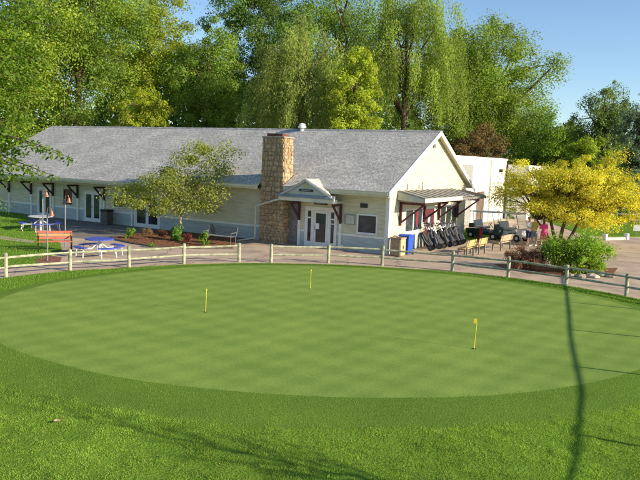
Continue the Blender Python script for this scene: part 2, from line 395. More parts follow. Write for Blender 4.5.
def ring_mesh(name, m, fa, fb, nr, nt=360, skirt=0.0):
    th = np.linspace(0, 2*np.pi, nt, endpoint=False); co = []
    a, b = fa(th), fb(th)
    for i in range(nr + 1):
        r = a + (b - a) * (i / nr); x, y = GC[0] + r*np.cos(th), GC[1] + r*np.sin(th); z = height(x, y)
        co.append(np.stack([x, y, z], 1))
    if skirt: q = co[-1].copy(); q[:, 2] -= skirt; co.append(q); nr += 1
    co = np.concatenate(co); lp = []
    i, j = np.meshgrid(np.arange(nr), np.arange(nt), indexing='ij'); k = (j + 1) % nt
    lp = np.stack([i*nt+j, (i+1)*nt+j, (i+1)*nt+k, i*nt+k], -1).reshape(-1)
    o = np_mesh(name, co, 4, lp, m); o.data.polygons.foreach_set('use_smooth', [True] * len(o.data.polygons)); o['kind'] = 'structure'; return o
ring_mesh('putting_green', m_green, lambda t: 0.02 + 0*t, lambda t: Rg(t), 40)
ring_mesh('collar', m_collar, lambda t: Rg(t), lambda t: Rc(t), 10)
ring_mesh('lawn', m_rough, lambda t: Rc(t), lambda t: Re(t), 60, skirt=0.12)

# base ground out to the horizon
co = []; lp = []; nt_ = 72; radii = [0.5, 20, 31, 45, 90, 200, 500, 1500]
for r in radii:
    for j in range(nt_):
        t = 2*math.pi*j/nt_; fy = math.sin(t); z = -1.6 if fy < -0.05 else -0.05
        if r < 21: z = -1.6
        co.append((GC[0] + r*math.cos(t), GC[1] + r*math.sin(t), z if r < 40 else (-0.05 if fy > -0.05 else -1.6)))
for i in range(len(radii) - 1):
    for j in range(nt_):
        k = (j+1) % nt_; lp += [i*nt_+j, (i+1)*nt_+j, (i+1)*nt_+k, i*nt_+k]
np_mesh('ground', np.array(co), 4, lp, m_field)['kind'] = 'structure'

# paving beyond the fence
th = np.linspace(R_(-25), R_(205), 120); co = []
for q in np.linspace(0, 1, 12):
    a = Re(th) - 0.25; r = a + (62 - a) * q ** 1.6
    co.append(np.stack([GC[0] + r*np.cos(th), GC[1] + r*np.sin(th), 0*th + 0.0], 1))
co = np.concatenate(co); i, j = np.meshgrid(np.arange(11), np.arange(119), indexing='ij')
np_mesh('pavement', co, 4, np.stack([i*120+j, (i+1)*120+j, (i+1)*120+j+1, i*120+j+1], -1).reshape(-1), m_pave)['kind'] = 'structure'
# patio slab along the clubhouse front, its colour darkened to include the building's shade
sheet('patio', [W(-34, -0.02)[:2], W(-34, -3.2)[:2], W(-22, -3.6)[:2], gnd(75, 238)[:2], gnd(106, 240)[:2], W(-14.6, -3.4)[:2], W(-13.5, -.02)[:2]], 0.012, m_patio, 0.03)['kind'] = 'structure'

def lawn_patch(name, pxs, m=m_rough, z=0.035, extra=None):
    pts = [gnd(*p)[:2] for p in pxs] + (extra or [])
    o = sheet(name, pts, z, m, 0.08); o['kind'] = 'structure'; return [tuple(p) for p in pts]
LAWN_L = lawn_patch('side_lawn', [(22,212),(30,222),(36,234),(60,243),(62,250),(50,257),(36,265.5),(0,268)], extra=[(-17, 25.5), (-40, 30), (-60, 60), (-26, 58)])
sheet('footpath', [gnd(0,236.5)[:2], gnd(34,241.5)[:2], gnd(34,244)[:2], gnd(0,240)[:2], (-30, 41.5), (-30, 44.5)], 0.042, m_pave, 0.03)['kind'] = 'structure'
LAWN_S = lawn_patch('lawn_strip', [(463,229),(476,228),(491,233),(488,239),(474,240.5),(463.5,240)])
LAWN_R = lawn_patch('far_lawn', [(586,236),(612,237),(640,237)], extra=[(40, 52), (90, 60), (90, 120), (18, 120), (20, 62)])

# grass blades (uncountable)
def inpoly(x, y, poly):
    p = np.array(poly); r = np.zeros(len(x), bool)
    for a, b in zip(p, np.roll(p, -1, 0)):
        c = ((a[1] > y) != (b[1] > y)) & (x < (b[0]-a[0]) * (y-a[1]) / (b[1]-a[1] + 1e-12) + a[0]); r ^= c
    return r
def blades(name, label, rng, x, y, z, h, wd, cols, lean=0.5):
    n = len(x); a = rng.uniform(0, 2*np.pi, n); P = np.stack([x, y, z], 1)
    d = np.stack([np.cos(a), np.sin(a), 0*a], 1); L = norm(np.stack([rng.normal(0, lean, n), rng.normal(0, lean, n), np.ones(n)], 1))
    co = np.stack([P - d * wd[:, None], P + d * wd[:, None], P + L * h[:, None]], 1).reshape(-1, 3)
    t = np.ones((n, 4)); t[:, :3] = cols; t = np.repeat(t, 3, 0)
    o = np_mesh(name, co, 3, np.arange(3*n), m_grassblade, None, t); tag(o, label, 'grass', kind='stuff'); return o
rng = np.random.default_rng(11)
n = 1050000; x = rng.uniform(-9.5, 10.5, n); y = rng.uniform(8.6, 17.5, n)
dx, dy = x - GC[0], y - GC[1]; r = np.hypot(dx, dy); th = np.arctan2(dy, dx)
keep = (r > Rc(th) + rng.normal(0, .10, n)) & (np.abs(x) < .5*y + .6); x, y = x[keep], y[keep]
cl = vnoise(x, y, 3.2, 21) + .6*vnoise(x, y, 8, 22)
h = (0.018 + 0.036*np.clip(cl + .25, 0, 1)) * rng.uniform(.6, 1.3, len(x))
c = palette(rng, len(x), [(0.30,0.47,0.05),(0.21,0.37,0.035),(0.34,0.46,0.08),(0.12,0.24,0.022),(0.22,0.37,0.04),(0.19,0.34,0.035),(0.42,0.42,0.13)], .22) * (1 + .5*vnoise(x, y, .8, 23) + .35*vnoise(x, y, 6, 24))[:, None]
blades('rough_grass', 'bright green shaggy grass in the foreground below the green', rng, x, y, height(x, y) - .004, h, rng.uniform(.0028, .005, len(x)), c, .6)
n = 300000; x = rng.uniform(-9.5, 10.5, n); y = rng.uniform(11, 18, n)
dx, dy = x - GC[0], y - GC[1]; r = np.hypot(dx, dy); th = np.arctan2(dy, dx)
keep = (r <= Rc(th)) & (r > Rg(th) + rng.normal(0, .07, n)); x, y = x[keep], y[keep]
c = palette(rng, len(x), [(0.16,0.275,0.034),(0.115,0.215,0.026),(0.21,0.31,0.048)], .18) * (1 + .45*vnoise(x, y, 1.3, 25) + .3*vnoise(x, y, 7, 26))[:, None]
blades('collar_grass', 'short darker grass collar round the putting green', rng, x, y, height(x, y) - .003, rng.uniform(.012, .026, len(x)), rng.uniform(.003, .005, len(x)), c, .5)
for nm, lb, poly, bb, n in (('side_lawn_grass', 'short lawn grass beside the patio', LAWN_L, (-26, -10, 26.5, 54), 90000), ('strip_grass', 'small patch of lawn behind the golf bags', LAWN_S, (8, 13, 43, 54), 20000)):
    x = rng.uniform(bb[0], bb[1], n); y = rng.uniform(bb[2], bb[3], n); k = inpoly(x, y, poly); x, y = x[k], y[k]
    c = palette(rng, len(x), [(0.17,0.31,0.035),(0.12,0.24,0.03),(0.22,0.33,0.05)], .2)
    blades(nm, lb, rng, x, y, 0*x + .033, rng.uniform(.04, .08, len(x)), rng.uniform(.008, .014, len(x)), c, .6)
th = rng.uniform(R_(10), R_(178), 60000); q = rng.uniform(0, 1, len(th)); r = Rc(th) + (Re(th) + .03 - Rc(th)) * q; x, y = GC[0] + r*np.cos(th), GC[1] + r*np.sin(th)
c = palette(rng, len(x), [(0.15,0.28,0.03),(0.11,0.22,0.025),(0.20,0.31,0.045)], .2)
blades('edge_grass', 'mown grass edge between the green and the fence', rng, x, y, height(x, y) - .003, rng.uniform(.025, .06, len(x)), rng.uniform(.006, .01, len(x)), c, .6)

# ------------------------------------------------------------------ clubhouse
HE, SL, RY, RZ, DEP, LEN = 3.61, 0.513, 5.75, 6.56, 11.49, 32.7
house = tag(empty('clubhouse', (CX, CY, 0), -YAW), 'long cream and blue clubhouse with grey shingle roof and stone chimney', 'building')
def roof_z(y): return HE + SL * min(y, DEP - y)
# walls (solid core behind the boards)
fw = boxo('front_wall', m_soffit, house, -LEN, -0.14, 0.0, 0.12, -0.1, 3.5)
gw = MB().prism([(0.0, -0.1), (DEP, -0.1), (DEP, HE - .12), (RY, RZ - .12), (0.0, HE - .12)], 'x', -0.13, 0.0).build('gable_wall', m_soffit, house)
bw = boxo('back_wall', m_soffit, house, -LEN, -.14, DEP - .12, DEP, -.1, 3.5)
lw = MB().prism([(0.13, -0.1), (DEP - .13, -0.1), (DEP - .13, HE - .2), (RY, RZ - .2), (0.13, HE - .2)], 'x', -LEN, -LEN + .12).build('end_wall', m_soffit, house)

# front openings in a (distance left of the corner): (a0, a1, z0, z1)
OPEN = [(25.75,27.25,-.1,2.05), (23.68,24.5,1.05,2.05), (20.78,22.48,-.1,2.06), (18.72,19.7,1.1,1.95), (15.6,17.8,-.1,2.06), (6.0,7.75,-.1,4), (2.95,5.0,-.1,2.15), (0.6,1.78,0.95,1.98)]
def spans(lo, hi, z0, z1, op):
    s = [(lo, hi)]
    for a0, a1, b0, b1 in op:
        if b0 < z1 - .01 and b1 > z0 + .01:
            t = []
            for p, q in s:
                if a1 <= p or a0 >= q: t.append((p, q)); continue
                if a0 > p: t.append((p, a0))
                if a1 < q: t.append((a1, q))
            s = t
    return [q for q in s if q[1] - q[0] > .05]
EXPO = 0.205
z = -0.02
rows = []
while z < 0.74: rows.append((z, min(z + EXPO, .765), m_blue)); z += EXPO
z = 0.875
while z < 3.2: rows.append((z, z + EXPO, m_sid)); z += EXPO
for z0, z1, m in rows:
    for a0, a1 in spans(0.02, LEN, z0, z1, OPEN):
        p = a0
        while p < a1 - 1e-6:
            q = min(a1, p + 4.9) if a1 - p < 9 else min(a1, p + 4.1)
            piece('siding_board', m, fw, (-(p+q)/2, -0.018, (z0+z1)/2 + .004), (q - p - .004, 0.022, z1 - z0 + .012), (R_(4.2), 0, 0)); p = q
for a0, a1 in spans(0.02, LEN, .77, .87, OPEN): piece('belt_board', m_white, fw, (-(a0+a1)/2, -0.022, .822), (a1 - a0, 0.045, .105))
GOPEN = [(1.98,4.36,.95,2.25), (4.6,6.2,-.1,2.25), (7.0,9.95,.75,2.25)]
z = -0.02; grow = []
while z < .74: grow.append((z, min(z+EXPO, .765), m_blue)); z += EXPO
z = .875
while z < RZ - .35: grow.append((z, z+EXPO, m_sid)); z += EXPO
for z0, z1, m in grow:
    lo = max(0.02, (z1 - HE + .12) / SL + .05); hi = DEP - lo
    for a0, a1 in spans(lo, hi, z0, z1, GOPEN):
        piece('siding_board', m, gw, (0.018, (a0+a1)/2, (z0+z1)/2 + .004), (0.022, a1 - a0 - .004, z1 - z0 + .012), (0, R_(4.2), 0))
for a0, a1 in spans(.02, DEP - .02, .77, .87, GOPEN): piece('belt_board', m_white, gw, (0.022, (a0+a1)/2, .822), (0.045, a1 - a0, .105))
for x0, x1, y0, y1 in ((-.16, .045, -.052, -.036), (.036, .052, -.036, .16)): boxo('corner_board', m_white, house, x0, x1, y0, y1, -.02, 3.15)

# roof slopes with stepped courses
def slope(name, x0, x1, y_e, sgn=1):
    """roof sheet from eave at y_e (front, may be negative) to ridge; sgn -1 = back slope"""
    L = math.hypot(RY - y_e, (RY - y_e) * SL); nc = int(L / .145); vs = []; fs = []; uv = []
    ux, uz = 1 / math.hypot(1, SL), SL / math.hypot(1, SL)
    def P(x, s, lift):
        y = y_e + s * ux - lift * uz; zz = HE + SL * y_e + s * uz + lift * ux
        if sgn < 0: y = DEP - y
        return (x, y, zz)
    k = 0
    for i in range(nc + 1):
        s0, s1 = i * .145, min((i + 1) * .145, L)
        if s1 - s0 < .01: continue
        b = len(vs)
        vs += [P(x0, s0, .0), P(x1, s0, .0), P(x0, s0, .007), P(x1, s0, .007), P(x0, s1, .002), P(x1, s1, .002)]
        fs += [(b, b+1, b+3, b+2), (b+2, b+3, b+5, b+4)]
        uv += [(0, s0), (x1-x0, s0), (x1-x0, s0+.003), (0, s0+.003), (0, s0+.004), (x1-x0, s0+.004), (x1-x0, s1-.002), (0, s1-.002)]
    me = bpy.data.meshes.new(name); me.from_pydata(vs, [], fs); ul = me.uv_layers.new()
    for i, q in enumerate(uv): ul.data[i].uv = (q[0] + x0, q[1])
    me.materials.append(m_roof)
    o = bpy.data.objects.new(name, me); COL.objects.link(o); o.parent = house
    # deck under the shingles
    t = .10
    pts = [P(0, 0, 0), P(0, L, 0), P(0, L, -t), P(0, 0, -t)]
    MB().prism([(p[1], p[2] - .003) for p in pts], 'x', x0 + .01, x1 - .01).build('roof_deck', m_soffit, o)
    return o
XL = -15.1
slope('roof_slope', XL, -7.70, -0.776); slope('roof_slope', -7.699, -6.001, 0.34); slope('roof_slope', -6.0, 0.32, -0.776)
slope('roof_slope', -33.05, XL - .002, -1.42)
slope('roof_slope', -33.05, 0.32, -0.6, -1)
rc = MB()
for i in range(112):
    x = -33.0 + i * .2975
    rc.prism([(RY - .16, RZ - .065 + .004*(i % 2)), (RY, RZ + .035 + .004*(i % 2)), (RY + .16, RZ - .065 + .004*(i % 2)), (RY, RZ + .015)], 'x', x, x + .295)
rc.build('ridge_cap', mat('ridge_shingle', (0.33, 0.325, 0.315), .9, .15, 3), house)
# rake boards, soffits and fascia
def rake(x0, x1, name, m, top, bot, yf):
    for s in (1, -1):
        p = [(yf, HE + SL*yf - top), (RY, RZ - top), (RY, RZ - bot), (yf, HE + SL*yf - bot)]
        if s < 0: p = [(DEP - a, b) for a, b in p]
        MB().prism(p, 'x', x0, x1).build(name, m, house)
rake(.322, .36, 'rake_board', m_white, -.02, .24, -.78)
rake(.03, .32, 'rake_soffit', m_soffit, .12, .15, -.5)
for xa, xb in ((XL, -7.72), (-5.99, .28)): boxo('eave_soffit', m_soffit, house, xa, xb, -.75, -.03, HE - .776*SL - .26, HE - .776*SL - .235)
for xa, xb in ((XL, -7.72), (-5.99, .30)): boxo('eave_fascia', m_soffit, house, xa, xb, -.745, -.70, HE - .776*SL - .233, HE - .776*SL - .03)
boxo('eave_soffit', m_soffit, house, -32.9, XL, -1.40, -.03, HE - 1.42*SL - .24, HE - 1.42*SL - .215)
boxo('eave_fascia', m_soffit, house, -33.0, XL, -1.39, -1.34, HE - 1.42*SL - .213, HE - 1.42*SL - .03)
boxo('porch_beam', m_soffit, house, -32.9, XL, -.24, -.034, 2.42, HE - 1.42*SL - .242)
def gutter(x0, x1, y, z):
    MB().prism([(y, z), (y - .10, z), (y - .12, z + .11), (y - .105, z + .11), (y - .09, z + .015), (y - .015, z + .015), (y - .015, z + .11), (y, z + .11)], 'x', x0, x1).build('gutter', m_gutter, house)
gutter(-2.55, .30, -.747, HE - .776*SL - .16)
gutter(XL, -7.9, -.747, HE - .776*SL - .16)
gutter(-33.0, XL, -1.392, HE - 1.42*SL - .15)
# roof vent on the ridge, small plumbing vents
v = MB().lathe([(.13, -.3), (.13, .12), (.26, .14), (.26, .24), (.18, .30), (.22, .34), (.20, .40), (.05, .44)], (-8.95, 5.6, 6.5), 14).build('roof_vent', m_white, house, smooth=False)

# glazing helpers (front: facing -y)
def fpane(parent, x0, x1, z0, z1, y=0.0, mm=None): return boxo('pane', mm or m_glass, parent, x0, x1, y, y + .012, z0, z1)
def frame(parent, name, m, x0, x1, z0, z1, wdt, y0, y1):
    b = MB(); b.box(x0, x0+wdt, y0, y1, z0, z1); b.box(x1-wdt, x1, y0, y1, z0, z1); b.box(x0+wdt, x1-wdt, y0, y1, z1-wdt, z1); b.box(x0+wdt, x1-wdt, y0, y1, z0, z0+wdt)
    return b.build(name, m, parent)
def double_door(a0, a1, z1=2.0):
    x0, x1 = -a1, -a0
    d = empty('double_door', (0, 0, 0), 0, house)
    b = MB(); b.box(x0, x0+.1, -.05, .02, 0, z1+.05); b.box(x1-.1, x1, -.05, .02, 0, z1+.05); b.box(x0+.1, x1-.1, -.05, .02, z1-.05, z1+.05)
    b.build('frame', m_white, d)
    xm = (x0 + x1) / 2
    for p, q in ((x0+.105, xm-.006), (xm+.006, x1-.105)):
        lf = MB(); wq = .11
        lf.box(p, p+wq, -.035, .01, .02, z1-.055); lf.box(q-wq, q, -.035, .01, .02, z1-.055); lf.box(p+wq, q-wq, -.035, .01, z1-.18, z1-.055); lf.box(p+wq, q-wq, -.035, .01, .02, .26)
        lf.build('leaf', m_door, d); fpane(d, p+wq, q-wq, .26, z1-.18, -.015)
    MB().bar((xm-.05, -.07, .95), (xm-.05, -.07, 1.1), .02, .03).build('handle', m_metal, d)
double_door(25.75, 27.25); double_door(20.78, 22.48); double_door(15.6, 17.8)
def window(a0, a1, z0, z1, fm, mull=False, curtain=None):
    x0, x1 = -a1, -a0; wd = empty('window', (0, 0, 0), 0, house)
    frame(wd, 'frame', fm, x0, x1, z0, z1, .075, -.05, .02); boxo('sill', fm, wd, x0-.04, x1+.04, -.09, -.052, z0-.02, z0+.03)
    fpane(wd, x0+.075, x1-.075, z0+.075, z1-.075, -.012, curtain)
    return wd
window(23.68, 24.5, 1.05, 2.05, m_maroon, curtain=mat('maroon_blind', (0.07, 0.015, 0.02), .3, .2, 3))
window(18.72, 19.7, 1.1, 1.95, m_soffit)
window(.6, 1.78, .95, 1.98, m_white)
# brackets and pilasters along the left front
def bracket(par, c, out=.95, z1=2.42, z0=1.5, side='y', m=m_bracket):
    b = MB()
    if side == 'y':
        b.box(c-.055, c+.055, -.16, -.05, z0, z1); b.box(c-.05, c+.05, -out, -.162, z1-.12, z1); b.bar((c, -.16, z0+.18), (c, -out+.12, z1-.13), .09, .09)
    else:
        b.box(.05, .16, c-.055, c+.055, z0, z1); b.box(.162, out, c-.05, c+.05, z1-.12, z1); b.bar((.16, c, z0+.18), (out-.12, c, z1-.13), .09, .09)
    return b.build('bracket', m, par)
for a in (30.3, 27.85, 25.52, 23.04, 20.51, 17.98):
    bracket(house, -a); boxo('pilaster', m_white, house, -a-.07, -a+.07, -.11, -.032, 0, 1.5)

# stone chimney
CHF = -0.55; m_mortar = mat('mortar', (0.29, 0.215, 0.135), .95, .15, 8, .5, 40)
chim = MB().add([(-7.66,CHF,-.1),(-6.02,CHF,-.1),(-6.02,.35,-.1),(-7.66,.35,-.1),(-7.55,CHF,5.78),(-6.16,CHF,5.78),(-6.16,.35,5.78),(-7.55,.35,5.78)],
    [(0,3,2,1),(4,5,6,7),(0,1,5,4),(1,2,6,5),(2,3,7,6),(3,0,4,7)]).build('chimney', m_mortar, house)
stone_cols = [(0.40,0.29,0.165),(0.36,0.255,0.14),(0.41,0.31,0.19),(0.33,0.245,0.15),(0.42,0.275,0.14),(0.32,0.22,0.13),(0.38,0.285,0.18)]
m_stone = [mat('field_stone', c, .85, .2, 7, .7, 18, spec=.15) for c in stone_cols]
def stone_mesh(sd):
    r = random.Random(sd); k = r.choice((6, 7, 8)); pts = []
    for i in range(k):
        t = 2*math.pi*(i + r.uniform(-.2, .2))/k; c, s = math.cos(t), math.sin(t)
        q = 0.5 / max(abs(c), abs(s)) * r.uniform(.93, 1.06); pts.append((c*q*.98, s*q*.98))
    vs = [(x, 0.5, zz) for x, zz in pts] + [(x, -.15, zz) for x, zz in pts] + [(x*.9, -.42 + r.uniform(-.1, .1), zz*.88) for x, zz in pts]
    fs = [(i, (i+1) % k, (i+1) % k + k, i + k) for i in range(k)] + [(i+k, (i+1) % k + k, (i+1) % k + 2*k, i + 2*k) for i in range(k)] + [tuple(range(2*k, 3*k))]
    me = bpy.data.meshes.new('stone'); me.from_pydata(vs, [], fs); bm = bmesh.new(); bm.from_mesh(me); bmesh.ops.recalc_face_normals(bm, faces=bm.faces); bm.to_mesh(me); bm.free()
    return me
stones = []
for i in range(14):
    me = stone_mesh(i); me.materials.append(m_stone[i % 7]); stones.append(me)
def lay(face, z0, z1, lohi):
    zz = z0
    while zz < z1 - .05:
        hh = min(random.uniform(.11, .30), z1 - zz)
        if z1 - zz - hh < .1: hh = z1 - zz
        lo, hi = lohi(zz + hh/2); p = lo
        while p < hi - .04:
            ww = min(random.uniform(.12, .44), hi - p)
            if hi - p - ww < .12: ww = hi - p
            o = bpy.data.objects.new('stone', random.choice(stones)); COL.objects.link(o); o.parent = chim
            c = p + ww/2; zc = zz + hh/2 + random.uniform(-.015, .015); d = random.uniform(.04, .11); tilt = random.uniform(-.12, .12)
            if face == 'f': o.location = (c, CHF - .01, zc); o.rotation_euler = (0, tilt, 0)
            elif face == 'r': o.location = (-6.02 - .0238*(zc+.1) + .01, c, zc); o.rotation_euler = (tilt, 0, R_(90))
            else: o.location = (-7.66 + .0187*(zc+.1) - .01, c, zc); o.rotation_euler = (tilt, 0, R_(-90))
            o.scale = (ww - .012, d, hh - .012); p += ww
        zz += hh
lay('f', -.02, 5.78, lambda q: (-7.66 + .0187*(q+.1), -6.02 - .0238*(q+.1)))
lay('r', -.02, 5.78, lambda q: (CHF, .33)); lay('l', 3.3, 5.78, lambda q: (CHF, .33))
boxo('cap', mat('cap_stone', (0.33, 0.28, 0.21), .9, .15, 6, .4, 20), chim, -7.60, -6.10, CHF - .06, .40, 5.781, 5.86, .015)
m_flue = mat('flue_brick', (0.14, 0.06, 0.045), .9, .25, 9, .5, 30)
fl = MB(); fl.box(-7.36, -6.34, CHF + .1, CHF + .2, 5.861, 6.02); fl.box(-7.36, -6.34, .1, .2, 5.861, 6.02); fl.box(-7.36, -7.26, CHF + .2, .1, 5.861, 6.02); fl.box(-6.44, -6.34, CHF + .2, .1, 5.861, 6.02)
fl.build('flue', m_flue, chim)

# entrance
HB = -1.12
ent = empty('entrance_door', (0, 0, 0), 0, house)
b = MB(); X0, X1 = -4.98, -2.97
for p, q in ((X0, X0+.11), (-4.52, -4.42), (-3.52, -3.42), (X1-.11, X1)): b.box(p, q, -.05, .03, 0, 2.12)
for p, q in ((X0+.11, -4.52), (-4.42, -3.52), (-3.42, X1-.11)): b.box(p, q, -.05, .03, 2.0, 2.12)
b.box(X0-.04, X1+.04, -.06, .02, 2.121, 2.17)
b.build('frame', m_white, ent)
for p, q in ((X0+.11, -4.52), (-3.42, X1-.11)):
    s = MB(); s.box(p, p+.07, -.04, .02, 0, 2.0); s.box(q-.07, q, -.04, .02, 0, 2.0); s.box(p+.07, q-.07, -.04, .02, 0, .28); s.box(p+.07, q-.07, -.04, .02, 1.93, 2.0); s.box(p+.07, q-.07, -.04, .02, 1.52, 1.6)
    if p > -4: s.box(p+.07, q-.07, -.04, .02, 1.28, 1.34)
    s.build('sidelight', m_door, ent); fpane(ent, p+.07, q-.07, .28, 1.93, -.01)
s = MB(); p, q = -4.41, -3.53
s.box(p, p+.13, -.045, .01, .01, 1.99); s.box(q-.13, q, -.045, .01, .01, 1.99); s.box(p+.13, q-.13, -.045, .01, 1.83, 1.99); s.box(p+.13, q-.13, -.045, .01, .01, .27)
s.build('leaf', m_door, ent); fpane(ent, p+.13, q-.13, .27, 1.83, -.02)
MB().bar((p+.08, -.08, .9), (p+.08, -.08, 1.15), .02, .03).build('handle', m_metal, ent)
boxo('notice', m_white, ent, p+.06, p+.36, -.052, -.046, .98, 1.28)
for x in (-5.33, -2.74):
    bracket(house, x, 1.0, 2.42, 1.38); boxo('pilaster', m_white, house, x-.07, x+.07, -.11, -.032, 0, 1.38)
# hood over the entrance: pediment, two small roof slopes, fascia, soffit
hood = boxo('entrance_hood', m_soffit, house, -5.95, -2.62, HB, -.04, 2.50, 2.56)
boxo('fascia', m_gutter, hood, -6.0, -2.58, HB - .04, HB - .001, 2.47, 2.66); boxo('fascia', m_white, hood, -2.619, -2.58, HB, -.8, 2.47, 2.66); boxo('fascia', m_gutter, hood, -6.0, -5.951, HB, -.8, 2.47, 2.66)
PKX, PKZ, BZ = -4.28, 3.62, 2.84
m_ped = mat('blue_grey_pediment', (0.43, 0.45, 0.40), .6, .05, 4)
MB().prism([(-5.72, BZ), (-2.84, BZ), (PKX, PKZ)], 'y', HB + .02, HB + .07).build('pediment', m_ped, hood)
# short pent roof strip below the pediment
MB().prism([(HB - .10, 2.665), (HB - .10, 2.70), (HB + .05, BZ + .02), (HB + .05, 2.665)], 'x', -6.03, -2.56).build('pent_roof', mat('pent_shingle', (0.27, 0.30, 0.29), .85, .15, 8, .4, 40), hood)
for s_ in (-1, 1):
    ex = -5.82 if s_ < 0 else -2.72
    ez = BZ - .03; yr = lambda z_: (z_ - HE) / SL
    o_ = MB(); t = .06
    A = Vector((ex, HB - .06, ez)); B = Vector((PKX, HB - .06, PKZ)); Cc = Vector((PKX, yr(PKZ) + .35, PKZ)); D = Vector((ex, yr(ez) + .35, ez)); up = Vector((0, 0, t))
    o_.add([A, B, Cc, D, A+up, B+up, Cc+up, D+up], [(0,1,2,3), (4,7,6,5), (0,4,5,1), (1,5,6,2), (2,6,7,3), (3,7,4,0)])
    ob = o_.build('hood_roof', m_roof, hood)
    ul = ob.data.uv_layers.new()
    for pl in ob.data.polygons:
        for li in pl.loop_indices:
            vv = ob.data.vertices[ob.data.loops[li].vertex_index].co; ul.data[li].uv = (vv.y, math.hypot(vv.x - PKX, vv.z - PKZ))
    MB().bar((ex, HB - .07, ez - .02), (PKX, HB - .07, PKZ - .02), .05, .10, (0, 0, 1)).build('rake_trim', m_white if s_ > 0 else m_ped, hood)
# plaques
m_plaque = mat('dark_plaque', (0.035, 0.035, 0.03), .5, .4, 25); m_plate = mat('grey_plate', (0.25, 0.25, 0.24), .5, .2, 30)
sg = boxo('sign', m_plaque, house, -4.72, -3.88, HB - .012, HB + .018, 3.0, 3.12); boxo('lettering_strip', m_plate, sg, -4.58, -4.02, HB - .018, HB - .013, 3.035, 3.085)
MB().lathe([(.001, -.012), (.10, -.012), (.10, .012), (.001, .012)], (-4.28, HB, 3.29), 20, 'y', 1.0, 1.0).build('emblem', mat('yellow_emblem', (0.50, 0.45, 0.12), .5, .1, 8), house).scale = (1, 1, 1)
sg = boxo('sign', m_plaque, house, -4.42, -3.6, -.06, -.032, 2.29, 2.42); boxo('lettering_strip', m_plate, sg, -4.33, -3.69, -.066, -.061, 2.335, 2.38)
boxo('sign', m_plaque, house, -1.62, -1.20, -.06, -.032, 2.30, 2.53)
sb_ = boxo('notice_board', mat('board_paper', (0.50, 0.50, 0.44), .6, .12, 9), house, -2.46, -1.93, -.06, -.032, 1.40, 1.86); frame(sb_, 'frame', m_plate, -2.5, -1.89, 1.36, 1.9, .035, -.075, -.031)
# downspout running from the hood past the chimney
MB().tube([(-5.98, HB - .07, 2.50), (-6.3, HB - .04, 2.42), (-7.72, -.78, 2.02), (-7.80, -.74, 1.94), (-7.80, -.72, .28), (-7.86, -.74, .2), (-8.75, -1.25, -.0)], .045, 8).build('downspout', m_gutter, house, smooth=True)
# flat grey panel beside chimney, small white box beside the entrance
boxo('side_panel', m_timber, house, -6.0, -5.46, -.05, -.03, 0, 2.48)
boxo('junction_box', m_white, house, -2.62, -2.48, -.2, -.06, .05, .26)

# gable side: windows, door, canopy
def gwin(y0, y1, z0, z1, mull=(), drape=None):
    wd = empty('window', (0, 0, 0), 0, house); t = .09
    b = MB(); b.box(-.02, .05, y0, y0+t, z0, z1); b.box(-.02, .05, y1-t, y1, z0, z1); b.box(-.02, .05, y0+t, y1-t, z1-t, z1); b.box(-.02, .05, y0+t, y1-t, z0, z0+t)
    for q in mull: b.box(-.018, .048, q-.05, q+.05, z0+t, z1-t)
    b.build('frame', m_white, wd)
    e = [y0+t] + [v for q in mull for v in (q-.05, q+.05)] + [y1-t]
    for i in range(0, len(e), 2): boxo('pane', m_glass, wd, .0, .012, e[i], e[i+1], z0+t, z1-t)
    if drape: boxo('curtain', m_redcloth, wd, .014, .03, drape[0], drape[1], z0+.3, z1-t)
gwin(1.98, 4.36, .95, 2.25, (3.1,), (3.5, 3.75)); gwin(7.0, 9.95, .75, 2.25, (8.0, 8.95))
gd = empty('side_door', (0, 0, 0), 0, house)
b = MB(); b.box(-.02, .055, 4.6, 4.72, 0, 2.25); b.box(-.02, .055, 6.08, 6.2, 0, 2.25); b.box(-.02, .055, 4.72, 6.08, 2.13, 2.25); b.build('frame', m_white, gd)
boxo('leaf', m_maroon, gd, -.01, .03, 4.73, 6.07, .02, 2.12); boxo('pane', m_glass, gd, .031, .037, 5.1, 5.7, 1.0, 1.85)
boxo('notice', m_white, gd, .038, .042, 5.2, 5.5, 1.35, 1.75)
MB().lathe([(.04, 0), (.04, .06)], (.03, 4.85, 1.02), 10, 'x').build('handle', m_metal, gd)
can = MB().add([(.05, .86, 3.20), (.05, 8.6, 3.20), (1.55, 8.6, 2.88), (1.55, .86, 2.88), (.05, .86, 3.24), (.05, 8.6, 3.24), (1.55, 8.6, 2.92), (1.55, .86, 2.92)],
    [(0,1,2,3), (4,7,6,5), (0,4,5,1), (1,5,6,2), (2,6,7,3), (3,7,4,0)]).build('side_canopy', m_canroof, house)
for i in range(11):
    y_ = .95 + i * .76
    MB().bar((.06, y_, 3.258), (1.56, y_, 2.938), .05, .035).build('batten', m_canroof, can)
for i in range(14):
    y_ = 1.0 + i * .74; MB().bar((.06, y_, 3.12), (1.5 + (.12 if y_ > 8.6 else 0), y_, 2.81), .05, .13).build('rafter', m_timber, can)
MB().prism([(.06, 3.195), (1.54, 2.875), (1.54, 2.70), (.06, 2.78)], 'y', .84, .87).build('side_panel', m_ped, can)
boxo('fascia', m_gutter, can, 1.556, 1.60, .84, 6.4, 2.70, 2.92); boxo('fascia', m_timber, can, 1.556, 1.60, 6.401, 10.75, 2.70, 2.84)
boxo('ledger', m_white, can, .046, .1, .88, 10.7, 2.98, 3.10)
for i in range(12): MB().bar((1.58, 6.7 + i*.35, 2.85), (1.62, 6.7 + i*.35, 2.68), .04, .14).build('rafter_tail', m_timber, can)
m_bracket2 = mat('maroon_bracket', (0.10, 0.028, 0.035), .55, .15, 8)
for i, y_ in enumerate((1.25, 4.5, 6.72, 9.85)):
    bracket(can, y_, 1.45, 2.66, 1.42, 'x', m_bracket2)
